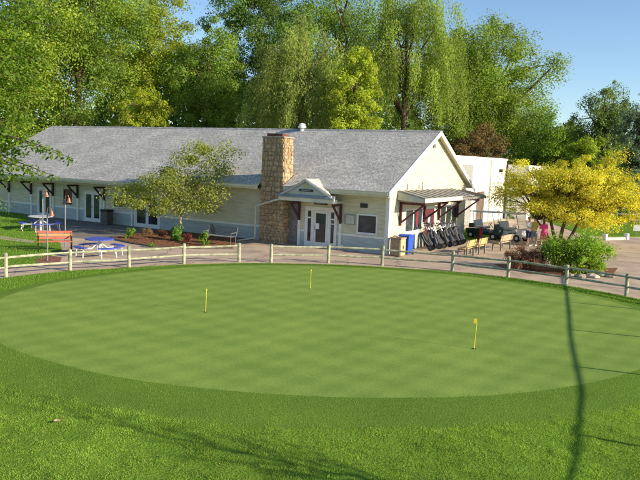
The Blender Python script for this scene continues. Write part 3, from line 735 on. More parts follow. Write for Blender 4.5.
MB().lathe([(.02, 0), (.09, .02), (.11, .10), (.05, .18)], (.06, 4.0, 2.68), 10).build('wall_lamp', m_white, house)
MB().lathe([(.07, 0), (.10, .03), (.10, .16), (.04, .2)], (.1, 5.45, 5.62), 10).build('security_lamp', m_metal, house)
# decorations on the gable above the canopy
for y_ in (2.0, 3.6, 4.1): boxo('clip', m_timber, house, .032, .07, y_, y_+.06, 3.26, 3.26 + random.uniform(.2, .5))

# ------------------------------------------------------------------ white annex behind
m_awhite = mat('white_block', (0.80, 0.78, 0.72), .7, .03, 2, .2, 12)
ax = tag(empty('annex_building', (CX, CY, 0), -YAW), 'white flat-roofed block building behind the clubhouse gable', 'building')
boxo('wall', m_awhite, ax, -14, -3.2, 15.2, 31.2, -.1, 5.25); boxo('parapet', m_awhite, ax, -14.08, -3.1, 15.1, 31.3, 5.252, 5.40); boxo('roof', m_canroof, ax, -13.8, -3.4, 15.4, 31.0, 5.402, 5.42)
m_gdoor = mat('grey_door', (0.28, 0.28, 0.26), .6, .08, 3); m_bdoor = mat('brown_door', (0.13, 0.09, 0.065), .6, .15, 3)
def axdoor(name, p0, p1, z0, z1, m):
    d = boxo(name, m, ax, -3.196, -3.15, p0, p1, z0, z1)
    f = MB(); f.box(-3.196, -3.13, p0-.12, p0-.002, z0, z1+.12); f.box(-3.196, -3.13, p1+.002, p1+.12, z0, z1+.12); f.box(-3.196, -3.13, p0, p1, z1+.002, z1+.12); f.build('frame', m_awhite, d)
axdoor('louver_window', 19.4, 21.9, 3.4, 4.75, m_gdoor); axdoor('grey_door', 20.6, 22.0, 0, 2.5, m_gdoor); axdoor('brown_door', 23.2, 25.2, .0, 2.6, m_bdoor)
boxo('wing', m_awhite, ax, -3.1, -1.2, 31.4, 38, -.1, 4.9)
MB().lathe([(.1, 0), (.16, .05), (.16, .25), (.05, .3)], (-3.05, 29.2, 4.2), 10).build('wall_lamp', m_dark, ax)
boxo('downpipe', m_gutter, ax, -3.19, -3.1, 26.6, 26.7, 0, 5.2)

# ------------------------------------------------------------------ split rail fence round the green
FP = [(-14.6,20.6),(-13.2,23.0),(-11.41,25.39),(-9.71,27.2),(-7.76,28.5),(-5.85,30.15),(-3.59,31.27)], [(-2.17,31.5),(.41,31.98),(2.87,31.9),(5.91,31.0),(8.07,29.75),(9.99,28.12),(11.66,26.34),(13.0,24.2),(13.9,21.8)]
def fpost_mesh():
    b = MB(); b.lathe([(.075, -.25), (.073, .3), (.072, .83), (.06, .865), (.02, .875)], (0, 0, 0), 10)
    o = b.build('post', m_fence, None, smooth=False); me = o.data; bpy.data.objects.remove(o); return me
pm = fpost_mesh()
for fi, (pts, lab) in enumerate(zip(FP, ('split rail timber fence between the green and the picnic patio', 'split rail timber fence between the green and the clubhouse entrance'))):
    f = tag(empty('rail_fence', (*pts[2], 0)), lab, 'fence', 'fences round the putting green')
    ox, oy = pts[2]
    for (x, y) in pts:
        o = bpy.data.objects.new('post', pm); COL.objects.link(o); o.parent = f; o.location = (x - ox, y - oy, random.uniform(-.03, .02)); o.rotation_euler = (random.uniform(-.03, .03), random.uniform(-.03, .03), random.uniform(0, 6)); o.scale = (1, 1, random.uniform(.97, 1.04))
    for (p, q) in zip(pts[:-1], pts[1:]):
        for zz in (.36, .72):
            d = Vector((q[0]-p[0], q[1]-p[1], 0)); e = d.normalized() * .04
            a = Vector((p[0]-ox, p[1]-oy, zz + random.uniform(-.02, .02))) - e; bq = Vector((q[0]-ox, q[1]-oy, zz + random.uniform(-.02, .02))) + e
            mid = (a + bq) / 2 + Vector((0, 0, random.uniform(-.025, .015)))
            MB().tube([a, a*.75 + mid*.25 + Vector((0,0,.004)), mid, bq], [.032, .046, .05, .034], 7).build('rail', m_fence, f)

# unseen frame of guessed form, added to cast the shadow lines across the green
pf = tag(empty('shadow_caster_frame', (11.0, 9.0, 0)), 'unseen post and beam frame added to cast the long shadow on the green', 'frame')
SH = 2.35; off = Vector((0.926, -0.378)) * (SH / math.tan(SUN_EL)); gx = lambda Yg: 3.96 + .330 * (Yg - 10.24)
def fp(Yg): return Vector((gx(Yg) + off.x - 11.0, Yg + off.y - 9.0, 0))
for Yg in (-1.0, 3.4, 7.7, 12.04, 16.25, 20.2, 24.5, 28.9, 33.3, 37.6, 42.0):
    p = fp(Yg); wz = float(height(p.x + 11, p.y + 9)) if Yg < 24 else 0.0
    MB().tube([(p.x, p.y, wz - .4), (p.x, p.y, SH + .03)], .04, 8).build('post', m_timber, pf)
bpnts = [fp(v) + Vector((0, 0, SH)) for v in (-1.4, 8, 16, 24, 33, 42.3)]
MB().tube(bpnts, .027, 10).build('beam', m_timber, pf)

# ------------------------------------------------------------------ putting pins
m_yel = mat('yellow_paint', (0.75, 0.60, 0.04), .45, .05, 10); m_cup = mat('cup_dark', (0.03, 0.035, 0.02), .9, .1, 5)
for (x, y), lab, flag in (((4.03, 17.57), 'yellow putting pin with a small square flag on top', True), ((-.29, 25.1), 'thin yellow putting pin standing toward the entrance side of the green', False), ((-3.33, 20.64), 'thin yellow-orange putting pin on the patio side of the green', False)):
    z = float(height(x, y)); p = tag(empty('putting_pin', (x, y, z)), lab, 'golf pin', 'putting pins')
    MB().tube([(0, 0, -.05), (.008, 0, .3), (.03 if flag else .012, 0, .66)], [.011, .010, .009], 8).build('stick', m_yel, p)
    MB().lathe([(.054, .004), (.054, .0065), (.001, .0065)], (0, 0, 0), 20).build('cup', m_cup, p)
    if flag: MB().add([(.03, -.006, .66), (.03, .006, .66), (-.055, .02, .655), (-.055, .008, .655), (.03, -.006, .79), (.03, .006, .79), (-.05, .02, .775), (-.05, .008, .775)], [(0,1,2,3), (4,7,6,5), (0,4,5,1), (1,5,6,2), (2,6,7,3), (3,7,4,0)]).build('flag', m_yel, p)
    else: MB().lathe([(.004, .64), (.02, .655), (.022, .69), (.004, .705)], (.012, 0, 0), 8).build('knob', m_yel, p)
lx, ly = gnd(57, 432, -.15)[:2]
lf = MB().add([(-.06,0,0),(-.02,.03,.012),(.03,.032,.008),(.07,0,.02),(.03,-.03,.015),(-.02,-.032,.01)], [(0,1,2,3),(0,3,4,5)]).build('fallen_leaf', mat('dry_leaf', (0.55, 0.33, 0.20), .7, .1, 20)); lf.location = (lx, ly, float(height(lx, ly)) + .055); lf.rotation_euler = (.2, .1, .6)
tag(lf, 'pale dry leaf lying on the foreground grass', 'leaf')

# ------------------------------------------------------------------ patio furniture
m_bslat = mat('blue_plastic', (0.055, 0.085, 0.42), .45, .08, 6, dirt=((0.22, 0.26, 0.5), 5.0, .4)); m_wframe = mat('white_steel', (0.7, 0.7, 0.7), .4, .05, 6)
m_cream_top = mat('pale_table_top', (0.55, 0.56, 0.56), .45, .06, 4)
def picnic(loc, rz, lab, topm, scale=1.0):
    t = tag(empty('picnic_table', loc, rz), lab, 'picnic table', 'round picnic tables on the patio'); t.scale = (scale,)*3
    MB().lathe([(.60, .715), (.63, .73), (.63, .75), (.60, .765), (.001, .77)], (0, 0, 0), 28).build('table_top', topm, t)
    MB().tube([(0, 0, 0), (0, 0, .72)], .05, 10).build('column', m_wframe, t)
    for k in range(4):
        a = k*math.pi/2 + .4; c, s = math.cos(a), math.sin(a)
        MB().tube([(0, 0, .62), (c*.35, s*.35, .34), (c*.95, s*.95, .34), (c*1.0, s*1.0, .40)], .025, 8).build('support', m_wframe, t)
        # curved bench seat
        ang = np.linspace(a - .52, a + .52, 9); vs = []
        for g in ang:
            for r, zz in ((.80, .40), (1.08, .40), (1.08, .44), (.80, .44)): vs.append((r*math.cos(g), r*math.sin(g), zz))
        fs = [(i*4+j, (i+1)*4+j, (i+1)*4+(j+1) % 4, i*4+(j+1) % 4) for i in range(8) for j in range(4)] + [(0,1,2,3), (35,34,33,32)]
        MB().add(vs, fs).build('seat', m_bslat, t)
        for da in (-.36, .36):
            g = a + da; MB().tube([(.94*math.cos(g), .94*math.sin(g), .41), (.98*math.cos(g), .98*math.sin(g), 0)], .02, 8).build('leg', m_wframe, t)
    return t
picnic((-9.95, 31.6, 0.0), .35, 'round blue picnic table with curved blue bench seats near the fence', m_bslat, 1.03)
picnic((-16.2, 40.6, 0.01), .1, 'round picnic table with a pale top and blue seats by the double door', m_cream_top, 1.1)

m_redslat = mat('red_slat', (0.42, 0.10, 0.055), .55, .12, 6, .2, 30); m_orslat = mat('orange_slat', (0.55, 0.24, 0.09), .55, .12, 6, .2, 30)
pb = tag(empty('park_bench', (-12.25, 32.35, 0.035), R_(24)), 'red slatted park bench with black iron legs on the side lawn', 'bench')
for i, (y_, zz, mm) in enumerate(((.30, .84, m_redslat), (.26, .71, m_orslat), (.22, .58, m_redslat))): piece('back_slat', mm, pb, (0, y_, zz), (1.55, .035, .105), (R_(-14), 0, 0))
for i, y_ in enumerate((.08, -.05, -.18)): piece('seat_slat', (m_redslat, m_orslat)[i % 2], pb, (0, y_, .45), (1.55, .115, .035))
for x in (-.72, .72):
    MB().bar((x, .14, .0), (x, .17, .45), .05, .05).bar((x, .17, .45), (x, .335, .93), .05, .04).bar((x, -.22, 0), (x, -.20, .66), .05, .05).bar((x, -.24, .67), (x, .24, .67), .06, .03).bar((x, -.22, .42), (x, .18, .42), .04, .04).build('leg', m_black, pb)
# lanterns
m_copper = mat('copper', (0.45, 0.20, 0.12), .35, .15, 12, metal=.5); m_pole = mat('galvanised_pole', (0.27, 0.29, 0.30), .45, .1, 8, metal=.4)
for (x, y, hh, lab) in ((-11.39, 29.25, 2.2, 'hooked pole lantern with bell shade by the split rail fence'), (-12.28, 33.75, 2.45, 'hooked pole lantern with bell shade beside the end of the red bench'), (-13.22, 33.4, 2.72, 'taller hooked pole lantern standing behind the red bench')):
    l = tag(empty('garden_lantern', (x, y, .03)), lab, 'lantern', 'garden lanterns by the patio')
    MB().tube([(0, 0, 0), (0, 0, hh - .12)], .03, 8).build('pole', m_pole, l)
    MB().tube([(0, 0, hh - .122), (.01, 0, hh), (.07, -.02, hh + .07), (.16, -.04, hh + .06), (.20, -.05, hh - .04)], .016, 8).build('hook', m_copper, l, smooth=True)
    MB().lathe([(.02, 0), (.05, -.04), (.07, -.13), (.12, -.24), (.13, -.25), (.11, -.245), (.02, -.05)], (.20, -.05, hh - .04), 14).build('bell_shade', m_copper, l, smooth=True)
    MB().lathe([(.02, 0), (.04, -.05), (.02, -.1)], (.20, -.05, hh - .18), 8).build('bulb', m_white, l)
sheet('brick_pad', [gnd(34,263)[:2], gnd(45,266)[:2], gnd(60,262.5)[:2], gnd(62,258)[:2], gnd(48,256.5)[:2], gnd(37,259)[:2]], .046, mat('red_brick_chips', (0.20, 0.085, 0.055), .9, .3, 9, .8, 16), .04)['kind'] = 'structure'
# brown litter bin by the wall
lb_ = tag(empty('litter_bin', (*W(-19.65, -.62)[:2], .012), -YAW), 'brown square litter bin with dark lid against the blue wall', 'bin')
m_brown = mat('brown_plastic', (0.10, 0.085, 0.07), .6, .15, 6)
boxo('body', m_brown, lb_, -.3, .3, -.28, .28, 0, .86, .02); boxo('lid', m_dark, lb_, -.33, .33, -.31, .31, .862, .98, .03)
# grey dustbin pair at the corner
m_tan = mat('tan_panel', (0.34, 0.25, 0.15), .7, .12, 6, .2, 30); m_tan2 = mat('gold_panel', (0.58, 0.44, 0.21), .7, .1, 6)
tb = tag(empty('litter_bin', (*W(.62, -.05)[:2], 0), -YAW), 'tan panelled litter bin with open top at the clubhouse corner', 'bin')
boxo('body', m_tan, tb, -.30, .28, -.30, .30, .03, .88, .015); boxo('panel', m_tan2, tb, .281, .30, -.27, .27, .06, .86); boxo('panel', m_tan, tb, -.27, .25, -.32, -.301, .06, .86)
b = MB(); b.box(-.33, -.2, -.33, .33, .881, .95); b.box(.18, .31, -.33, .33, .881, .95); b.box(-.2, .18, -.33, -.2, .881, .95); b.box(-.2, .18, .2, .33, .881, .95); b.build('rim', m_tan, tb)
boxo('emblem', m_brown, tb, .301, .305, -.08, .08, .38, .56)
m_bluebin = mat('blue_bin', (0.03, 0.09, 0.48), .4, .08, 6)
bb_ = tag(empty('recycling_bin', (*W(.66, .86)[:2], 0), -YAW), 'blue wheeled recycling bin behind the tan litter bin', 'bin')
MB().add([(-.24,-.27,.05),(.24,-.27,.05),(.24,.27,.05),(-.24,.27,.05),(-.29,-.33,.95),(.29,-.33,.95),(.29,.36,.95),(-.29,.36,.95)], [(0,3,2,1),(4,5,6,7),(0,1,5,4),(1,2,6,5),(2,3,7,6),(3,0,4,7)]).build('body', m_bluebin, bb_, bevel=.02)
MB().prism([(-.36, .952), (.40, .952), (.38, 1.02), (-.1, 1.06), (-.34, 1.0)], 'x', -.31, .31).build('lid', m_bluebin, bb_)
for x in (-.26, .26): MB().lathe([(.02, -.03), (.1, -.03), (.1, .03), (.02, .03)], (x, .33, .1), 14, 'x').build('wheel', m_dark, bb_)

m_lat = mat('grey_wire', (0.15, 0.15, 0.15), .7, .15, 10)
# metal lattice bench in the planting bed
mb_ = tag(empty('lattice_bench', (-5.35, 37.25, .03), -YAW + .08), 'grey wire lattice bench in the planting bed before the blue wall', 'bench')
lat = MB()
for i in range(19):
    x = -.86 + i*.0955; lat.bar((x, .22, .46), (x, .36, .86), .026, .02); lat.bar((x, -.26, .45), (x, .20, .45), .026, .02)
for i in range(6):
    t = i / 5; lat.bar((-.88, .22 + .14*t, .48 + .38*t), (.88, .22 + .14*t, .48 + .38*t), .022, .022)
for i in range(6): lat.bar((-.88, -.26 + i*.09, .45), (.88, -.26 + i*.09, .45), .012, .012)
lat.build('lattice', m_lat, mb_, recalc=False)
fr = MB(); fr.tube([(-.9, .2, .44), (-.9, .38, .9), (.9, .38, .9), (.9, .2, .44)], .022, 8); fr.tube([(-.9, -.28, .45), (.9, -.28, .45)], .022, 8); fr.build('frame', m_lat, mb_)
for x in (-.88, .88):
    MB().tube([(x, -.26, 0), (x, -.24, .64), (x, .26, .66)], .02, 8).build('arm', m_lat, mb_); MB().tube([(x, .2, 0), (x, .2, .45)], .02, 8).build('leg', m_lat, mb_)

# wooden benches on the right forecourt
m_gold = mat('golden_timber', (0.62, 0.40, 0.15), .6, .15, 5, .3, 30, dirt=((0.35, 0.2, 0.08), 6, .5)); m_gold2 = mat('worn_timber', (0.42, 0.31, 0.19), .65, .15, 5, .3, 30)
def wbench(loc, rz, mt, lab, n=2, ln=1.55):
    b = tag(empty('timber_bench', loc, rz), lab, 'bench', 'timber benches on the forecourt')
    for i in range(n):
        for k in range(2): piece('back_slat', mt, b, (0, .30 + .035*k, .62 + .17*k), (ln, .035, .155), (R_(-12), 0, 0))
        break
    for k in range(3): piece('seat_slat', mt, b, (0, .17 - .15*k, .44), (ln, .135, .04))
    for x in (-ln/2 + .18, ln/2 - .18):
        MB().bar((x, .28, 0), (x, .26, .46), .06, .07).bar((x, .26, .46), (x, .38, .9), .06, .05).bar((x, -.2, 0), (x, -.18, .42), .06, .07).bar((x, -.2, .39), (x, .27, .39), .05, .06).build('leg', m_timber, b)
    return b
wbench((7.55, 36.35, 0), R_(238) + .0, m_gold, 'golden timber bench end to end with another behind the fence', 2, 1.3)
wbench((8.45, 37.65, 0), R_(236), m_gold, 'golden timber bench between the fence bench and the worn grey-brown one', 2, 1.2)
wbench((10.3, 39.9, 0), R_(236), m_gold2, 'worn brown timber bench beside the reddish bush', 2, 1.9)

# ------------------------------------------------------------------ golf pull carts along the side wall
m_bag = [mat('black_bag', (0.018, 0.018, 0.02), .6, .2, 10), mat('charcoal_bag', (0.05, 0.05, 0.055), .6, .2, 10)]
m_club = mat('club_steel', (0.45, 0.45, 0.46), .3, .1, 12, metal=.8)
m_bagc = [m_bag[0], m_bag[1], mat('navy_bag', (0.02, 0.025, 0.05), .6, .2, 10)]
def pull_cart(v, lab):
    pc = tag(empty('golf_pull_cart', (0, 0, 0)), lab, 'golf bag', 'golf pull carts along the side wall')
    lean = (.46, .34, .55)[v]; ht = (.72, .78, .68)[v]; rd = (1.0, .9, 1.1)[v]
    up = lambda t: Vector((lean*t, 0, .16 + ht*t))
    MB().tube([up(0), up(.1), up(.55), up(.93), up(1.0)], [.12*rd, .15*rd, .135*rd, .14*rd, .155*rd], 12).build('bag', m_bagc[v], pc, smooth=True)
    MB().tube([up(.10) + Vector((-.13, .02, .02)), up(.5) + Vector((-.14, .02, .02))], .095, 8).build('pocket', m_bagc[(v+1) % 3], pc)
    MB().tube([up(.55) + Vector((-.13, -.03, .03)), up(.82) + Vector((-.13, -.03, .03))], .07, 8).build('pocket', m_bagc[(v+1) % 3], pc)
    MB().tube([up(.2) + Vector((0, .16, 0)), up(.5) + Vector((.02, .27, 0)), up(.85) + Vector((0, .15, 0))], .015, 6).build('strap', m_metal, pc)
    rr = random.Random(v)
    for k in range(8):
        a = k*.8; o_ = Vector((.08*math.cos(a), .08*math.sin(a), 0)); tip = up(1.0) + Vector((lean*.3, 0, .14 + .22*rr.random())) + o_*1.6
        MB().tube([up(.9) + o_, tip], .007, 6).build('club_shaft', m_club, pc)
        MB().tube([tip + Vector((-.03, 0, 0)), tip + Vector((.02, .02, .02)), tip + Vector((.06, .03, .0))], [.014, .030 + .02*(k % 3 == 0), .012], 6).build('club_head', (m_bag[1], m_club, m_bag[0], m_dark)[k % 4], pc)
    for s_ in (-.3, .3):
        wh = MB().lathe([(.09, -.02), (.15, -.025), (.15, .025), (.09, .02)], (-.06, s_, .15), 18, 'y').build('wheel', m_dark, pc); MB().lathe([(.02, -.022), (.09, -.018), (.09, .018), (.02, .022)], (-.06, s_, .15), 10, 'y').build('hub', m_bag[1], wh)
        MB().tube([up(.4), (-.06, s_, .15)], .013, 6).build('strut', m_metal, pc)
    MB().tube([up(.0) + Vector((-.14, 0, 0)), up(.9) + Vector((-.22, 0, .04)), up(1.1) + Vector((-.44, 0, .05)), up(1.12) + Vector((-.62, 0, .0))], .016, 6).build('handle', m_bag[1], pc)
    return pc
PCL = ['black golf bag on a two-wheeled pull cart in the row along the side wall', 'taller charcoal golf bag on a pull cart in the row along the side wall', 'fat navy golf bag on a pull cart in the row along the side wall']
protos = [pull_cart(v, PCL[v]) for v in range(3)]; used = set()
for i, v in enumerate((0, 1, 0, 2, 0, 1, 2, 0, 1, 0)):
    o = copy_tree(protos[v]) if v in used else protos[v]; used.add(v)
    o.location = W(.92 + .03*i + random.uniform(-.08, .08), 3.55 + .5*i + random.uniform(-.06, .06), 0); o.rotation_euler = (0, 0, math.pi - .25 + random.uniform(-.35, .35)); k_ = random.uniform(1.0, 1.14); o.scale = (k_, k_, k_)

# ------------------------------------------------------------------ golf carts
def golf_cart(loc, rz, body, lab, roofm, bag=None):
    g = tag(empty('golf_cart', loc, rz), lab, 'golf cart', 'golf carts parked by the annex')
    # x forward
    MB().prism([(-1.15, .30), (1.05, .30), (1.20, .42), (1.16, .74), (.86, .86), (.72, .48), (.1, .46), (.02, .62), (-.55, .66), (-1.18, .62)], 'y', -.56, .56).build('body', body, g, bevel=.03)
    boxo('floor', m_dark, g, .1, .75, -.5, .5, .465, .485)
    boxo('seat', m_cream_top, g, -.50, .08, -.5, .5, .665, .80, .03); MB().bar((-.50, 0, .82), (-.62, 0, 1.18), 1.0, .09, (1, 0, 0)).build('backrest', m_cream_top, g)
    for sx in (-.78, .80):
        for sy in (-.5, .5):
            wh = MB().lathe([(.09, -.08), (.22, -.09), (.23, -.05), (.23, .05), (.22, .09), (.09, .08)], (sx, sy, .23), 18, 'y').build('wheel', m_dark, g); MB().lathe([(.02, -.1), (.11, -.095), (.11, .095), (.02, .1)], (sx, sy, .23), 12, 'y').build('hub', m_wframe, wh)
    for sy in (-.5, .5):
        MB().tube([(.88, sy, .84), (.62, sy, 1.72)], .018, 6).build('roof_post', m_black, g); MB().tube([(-.66, sy, .64), (-.70, sy, 1.72)], .018, 6).build('roof_post', m_black, g)
        MB().lathe([(.02, 0), (.07, .0), (.07, .03), (.02, .04)], (1.165, sy*.75, .62), 10, 'x').build('headlight', m_wframe, g)
    MB().prism([(-.95, 1.72), (.78, 1.72), (.80, 1.75), (.70, 1.79), (-.88, 1.79), (-.97, 1.75)], 'y', -.57, .57).build('roof', roofm, g)
    ws = bpy.data.materials.get('windshield')
    if not ws:
        ws = bpy.data.materials.new('windshield'); ws.use_nodes = True; q = ws.node_tree.nodes['Principled BSDF']; q.inputs['Base Color'].default_value = (.8, .85, .85, 1); q.inputs['Roughness'].default_value = .03; q.inputs['Transmission Weight'].default_value = 1; q.inputs['IOR'].default_value = 1.1
    MB().bar((.87, 0, .88), (.65, 0, 1.66), .96, .008, (1, 0, 0)).build('windshield', ws, g)
    st = MB(); st.tube([(.66, -.28, .75), (.42, -.28, 1.0)], .02, 6); st.tube([(.42 + .1*math.cos(t)*.6, -.28 + .17*math.sin(t), 1.0 + .1*math.cos(t)) for t in np.linspace(0, 2*math.pi, 13)], .014, 6); st.build('steering_wheel', m_black, g)
    MB().box(-1.30, -.9, -.45, .45, .42, .46).box(-1.0, -.96, -.45, .45, .66, .95).build('bag_rack', m_black, g)
    return g
m_cgreen = mat('dark_green_paint', (0.018, 0.05, 0.035), .3, .1, 6); m_cwhite = mat('white_paint', (0.78, 0.78, 0.76), .3, .03, 6)
golf_cart((10.75, 45.7, 0), R_(-40), m_cgreen, 'dark green golf cart with pale roof beside the lawn strip', m_cream_top)
golf_cart((12.25, 45.2, 0), R_(-48), m_cwhite, 'white golf cart parked beside the dark green cart', m_cwhite)
rbag = tag(empty('golf_bag', (10.2, 44.75, .0), .3), 'dark red golf bag standing behind the dark green golf cart', 'golf bag')
MB().tube([(0, 0, 0), (0, 0, .1), (.03, 0, .5), (.06, 0, .82)], [.12, .13, .12, .14], 12).build('bag', mat('red_bag', (0.28, 0.03, 0.05), .6, .1, 8), rbag, smooth=True)
for k in range(4): MB().tube([(.06, .04*(k-1.5), .8), (.08, .06*(k-1.5), 1.05)], [.008, .02], 6).build('club', m_club, rbag)

# ------------------------------------------------------------------ people
def skin_body(name, joints, edges, m, parent):
    me = bpy.data.meshes.new(name); me.from_pydata([j[0] for j in joints], edges, []); o = bpy.data.objects.new(name, me); COL.objects.link(o); o.parent = parent
    me.materials.append(m)
    o.modifiers.new('skin', 'SKIN'); sv = me.skin_vertices[0].data
    for i, j in enumerate(joints): sv[i].radius = j[1] if hasattr(j[1], '__len__') else (j[1], j[1]); sv[i].use_root = (i == 0)
    ss = o.modifiers.new('sub', 'SUBSURF'); ss.levels = 1; ss.render_levels = 2
    o.modifiers['skin'].use_smooth_shade = True
    return o
def loft(rings, n=12):
    """rings: (cx, cy, cz, rx, ry)"""
    vs = []
    for cx_, cy_, cz_, rx, ry in rings:
        for j in range(n): t = 2*math.pi*j/n; vs.append((cx_ + rx*math.cos(t), cy_ + ry*math.sin(t), cz_))
    fs = [(i*n+j, i*n+(j+1) % n, (i+1)*n+(j+1) % n, (i+1)*n+j) for i in range(len(rings)-1) for j in range(n)]
    return MB().add(vs, fs)
m_skin = mat('skin', (0.50, 0.30, 0.21), .55, .05, 20)
def person(loc, rz, hgt, lab, top, bottom, hair, longhair, arm, skirt=False, stride=.08):
    k = hgt / 1.75; p = tag(empty('person', loc, rz), lab, 'person', 'people on the forecourt'); p.scale = (k,)*3
    # facing -y
    J = [((0,0,.93), (.135,.10)), ((0,0,1.12), (.12,.09)), ((0,.01,1.32), (.15,.10)), ((0,.015,1.44), (.10,.08)), ((0,.0,1.52), .05), ((0,-.015,1.60), (.07,.085)), ((0,-.01,1.70), (.075,.09)), ((0,0,1.755), (.04,.05))]
    E = [(i, i+1) for i in range(7)]
    for s in (-1, 1):
        b = len(J); st = stride * s
        J += [((s*.09,0,.86), .085), ((s*.10,-.01+st*.5,.48), .058), ((s*.105,.02+st,.26), .05), ((s*.105,.03+st,.09), .036), ((s*.11,-.13+st,.035), (.04,.03))]
        E += [(0, b)] + [(b+i, b+i+1) for i in range(4)]
        a = len(J); q = arm[0 if s < 0 else 1]
        el = Vector((s*(.22 + q[0]), q[1], 1.13 + q[2])); wr = el + Vector((s*q[3], q[4], q[5]))
        J += [((s*.17,.01,1.41), .06), (tuple(el), .042), (tuple(wr), .03)]
        E += [(3, a), (a, a+1), (a+1, a+2)]
        dr = (wr - el).normalized(); pal = wr + dr*.06; J.append((tuple(pal), (.035, .022))); E.append((a+2, a+3))
        side = dr.cross(Vector((s, 0, .2))).normalized()
        for f, (o_, L) in enumerate(((-.028, .07), (-.010, .085), (.010, .08), (.028, .06))):
            c = len(J); J += [(tuple(pal + side*o_ + dr*.045), .0095), (tuple(pal + side*o_*1.1 + dr*(.045 + L*.55) + Vector((-s*.008, 0, 0))), .0085), (tuple(pal + side*o_*1.1 + dr*(.045 + L*.9) + Vector((-s*.025, 0, 0))), .0075)]
            E += [(a+3, c), (c, c+1), (c+1, c+2)]
        c = len(J); J += [(tuple(wr + dr*.03 - side*.04), .011), (tuple(wr + dr*.08 - side*.06), .009)]; E += [(a+2, c), (c, c+1)]
    body = skin_body('body', J, E, m_skin, p)
    # clothes
    loft([(0,0,.90,.165,.125), (0,0,1.0,.155,.115), (0,0,1.15,.145,.11), (0,.01,1.3,.178,.125), (0,.012,1.40,.165,.11), (0,.012,1.465,.085,.08)]).build('shirt', top, p, smooth=True)
    sl = MB()
    for s in (-1, 1):
        q = arm[0 if s < 0 else 1]; el = Vector((s*(.22 + q[0]), q[1], 1.13 + q[2])); sh = Vector((s*.14, .01, 1.41)); sl.tube([sh, sh*.6 + el*.4, sh*.25 + el*.75], [.08, .068, .066], 10)
    sl.build('sleeves', top, p, smooth=True)
    if skirt: loft([(0,0,.62,.20,.17), (0,0,.8,.185,.15), (0,0,.97,.155,.118)]).build('skirt', bottom, p, smooth=True)
    else:
        sh = MB()
        for s in (-1, 1): sh.tube([(s*.08,0,.95), (s*.095,0,.8), (s*.10,-.01+stride*s*.45,.50)], [.105, .108, .092], 10)
        sh.build('shorts', bottom, p, smooth=True)
    # hair, face, shoes
    hr = MB().lathe([(.001,.125), (.05,.115), (.088,.07), (.1,.01), (.097,-.05)], (0,.018,1.69), 12, 'z', .92, 1.05); 
    if longhair: hr.tube([(0,.09,1.70), (0,.12,1.58), (0,.11,1.44)], [.07,.065,.03], 8)
    hr.build('hair', hair, p, smooth=True)
    MB().lathe([(.004,0), (.014,.02), (.008,.05)], (0,-.105,1.625), 6).build('nose', m_skin, p)
    for s in (-1, 1):
        MB().lathe([(.001,-.01), (.012,0), (.001,.01)], (s*.03,-.088,1.668), 8).build('eye', m_dark, p); MB().lathe([(.001,-.03), (.018,0), (.001,.03)], (s*.083,.0,1.65), 6).build('ear', m_skin, p)
        st = stride*s; MB().add([(s*.11-.05,-.20+st,0),(s*.11+.05,-.20+st,0),(s*.11+.045,.08+st,0),(s*.11-.045,.08+st,0),(s*.11-.04,-.17+st,.06),(s*.11+.04,-.17+st,.06),(s*.11+.04,.07+st,.1),(s*.11-.04,.07+st,.1)], [(0,3,2,1),(4,5,6,7),(0,1,5,4),(1,2,6,5),(2,3,7,6),(3,0,4,7)]).build('shoe', m_white, p, bevel=.012)
    MB().box(-.025,.025,-.096,-.088,1.592,1.602).build('mouth', m_maroon, p)
    return p
m_pink = mat('pink_cloth', (0.72, 0.06, 0.20), .8, .06, 8); m_wcloth = mat('white_cloth', (0.75, 0.75, 0.72), .8, .05, 8); m_navy = mat('navy_cloth', (0.03, 0.04, 0.09), .8, .1, 8); m_ycloth = mat('yellow_cloth', (0.6, 0.5, 0.08), .8, .1, 6); m_grey = mat('grey_cloth', (0.28, 0.30, 0.36), .8, .2, 9)
m_hairb = mat('brown_hair', (0.06, 0.035, 0.02), .6, .2, 30); m_hairl = mat('fair_hair', (0.30, 0.20, 0.09), .6, .2, 30)
rel = (.03, .0, 0, .02, -.05, -.26); bent = (.04, .03, .02, -.05, -.22, .02); fwd = (.02, -.12, .03, -.02, -.20, -.05)
person((13.35, 42.0, 0), R_(150), 1.66, 'person in a pink top and pink shorts standing on the forecourt', m_pink, m_pink, m_hairb, True, (rel, bent))
person((12.55, 42.35, 0), R_(35), 1.72, 'person in a white top and navy shorts standing on the forecourt', m_wcloth, m_navy, m_hairl, False, (fwd, rel))
person((12.95, 42.5, 0), R_(-40), 1.70, 'person in a yellow top and grey shorts facing the others', m_ycloth, m_grey, m_hairb, False, (rel, fwd))

# ------------------------------------------------------------------ vegetation
def clump_crown(rng, C, R, n, shell=2.4, lump=.25, flat=1.0):
    d = norm(rng.normal(size=(n, 3))); r = rng.uniform(0, 1, n) ** (1/shell)
    k = 1 + lump * (np.sin(d[:, 0]*4.1 + C[0]) * np.cos(d[:, 1]*3.7 + C[1]) + .7*np.sin(d[:, 2]*5.3 + C[0]*.7))
    return np.array(C) + d * (r * k)[:, None] * np.array(R)
def clump_leaves(rng, cc, rad, per, squash=.7, droop=0.0):
    n = len(cc); k = np.repeat(np.arange(n), per); m = len(k)
    d = norm(rng.normal(size=(m, 3))); r = rng.uniform(0, 1, m) ** .45
    rd = (np.broadcast_to(rad, (n,)) * rng.uniform(.45, 1.5, n))[k]
    sc = np.stack([np.ones(m), np.ones(m), np.full(m, squash)], 1)
    P = cc[k] + d * sc * (r * rd)[:, None] + rng.normal(0, .11, (m, 3)) * rd[:, None]
    if droop: P[:, 2] -= rng.exponential(droop, m)
    N = norm(d * .7 + np.array([0, 0, .55]) + rng.normal(0, .55, (m, 3)))
    return P, N, k
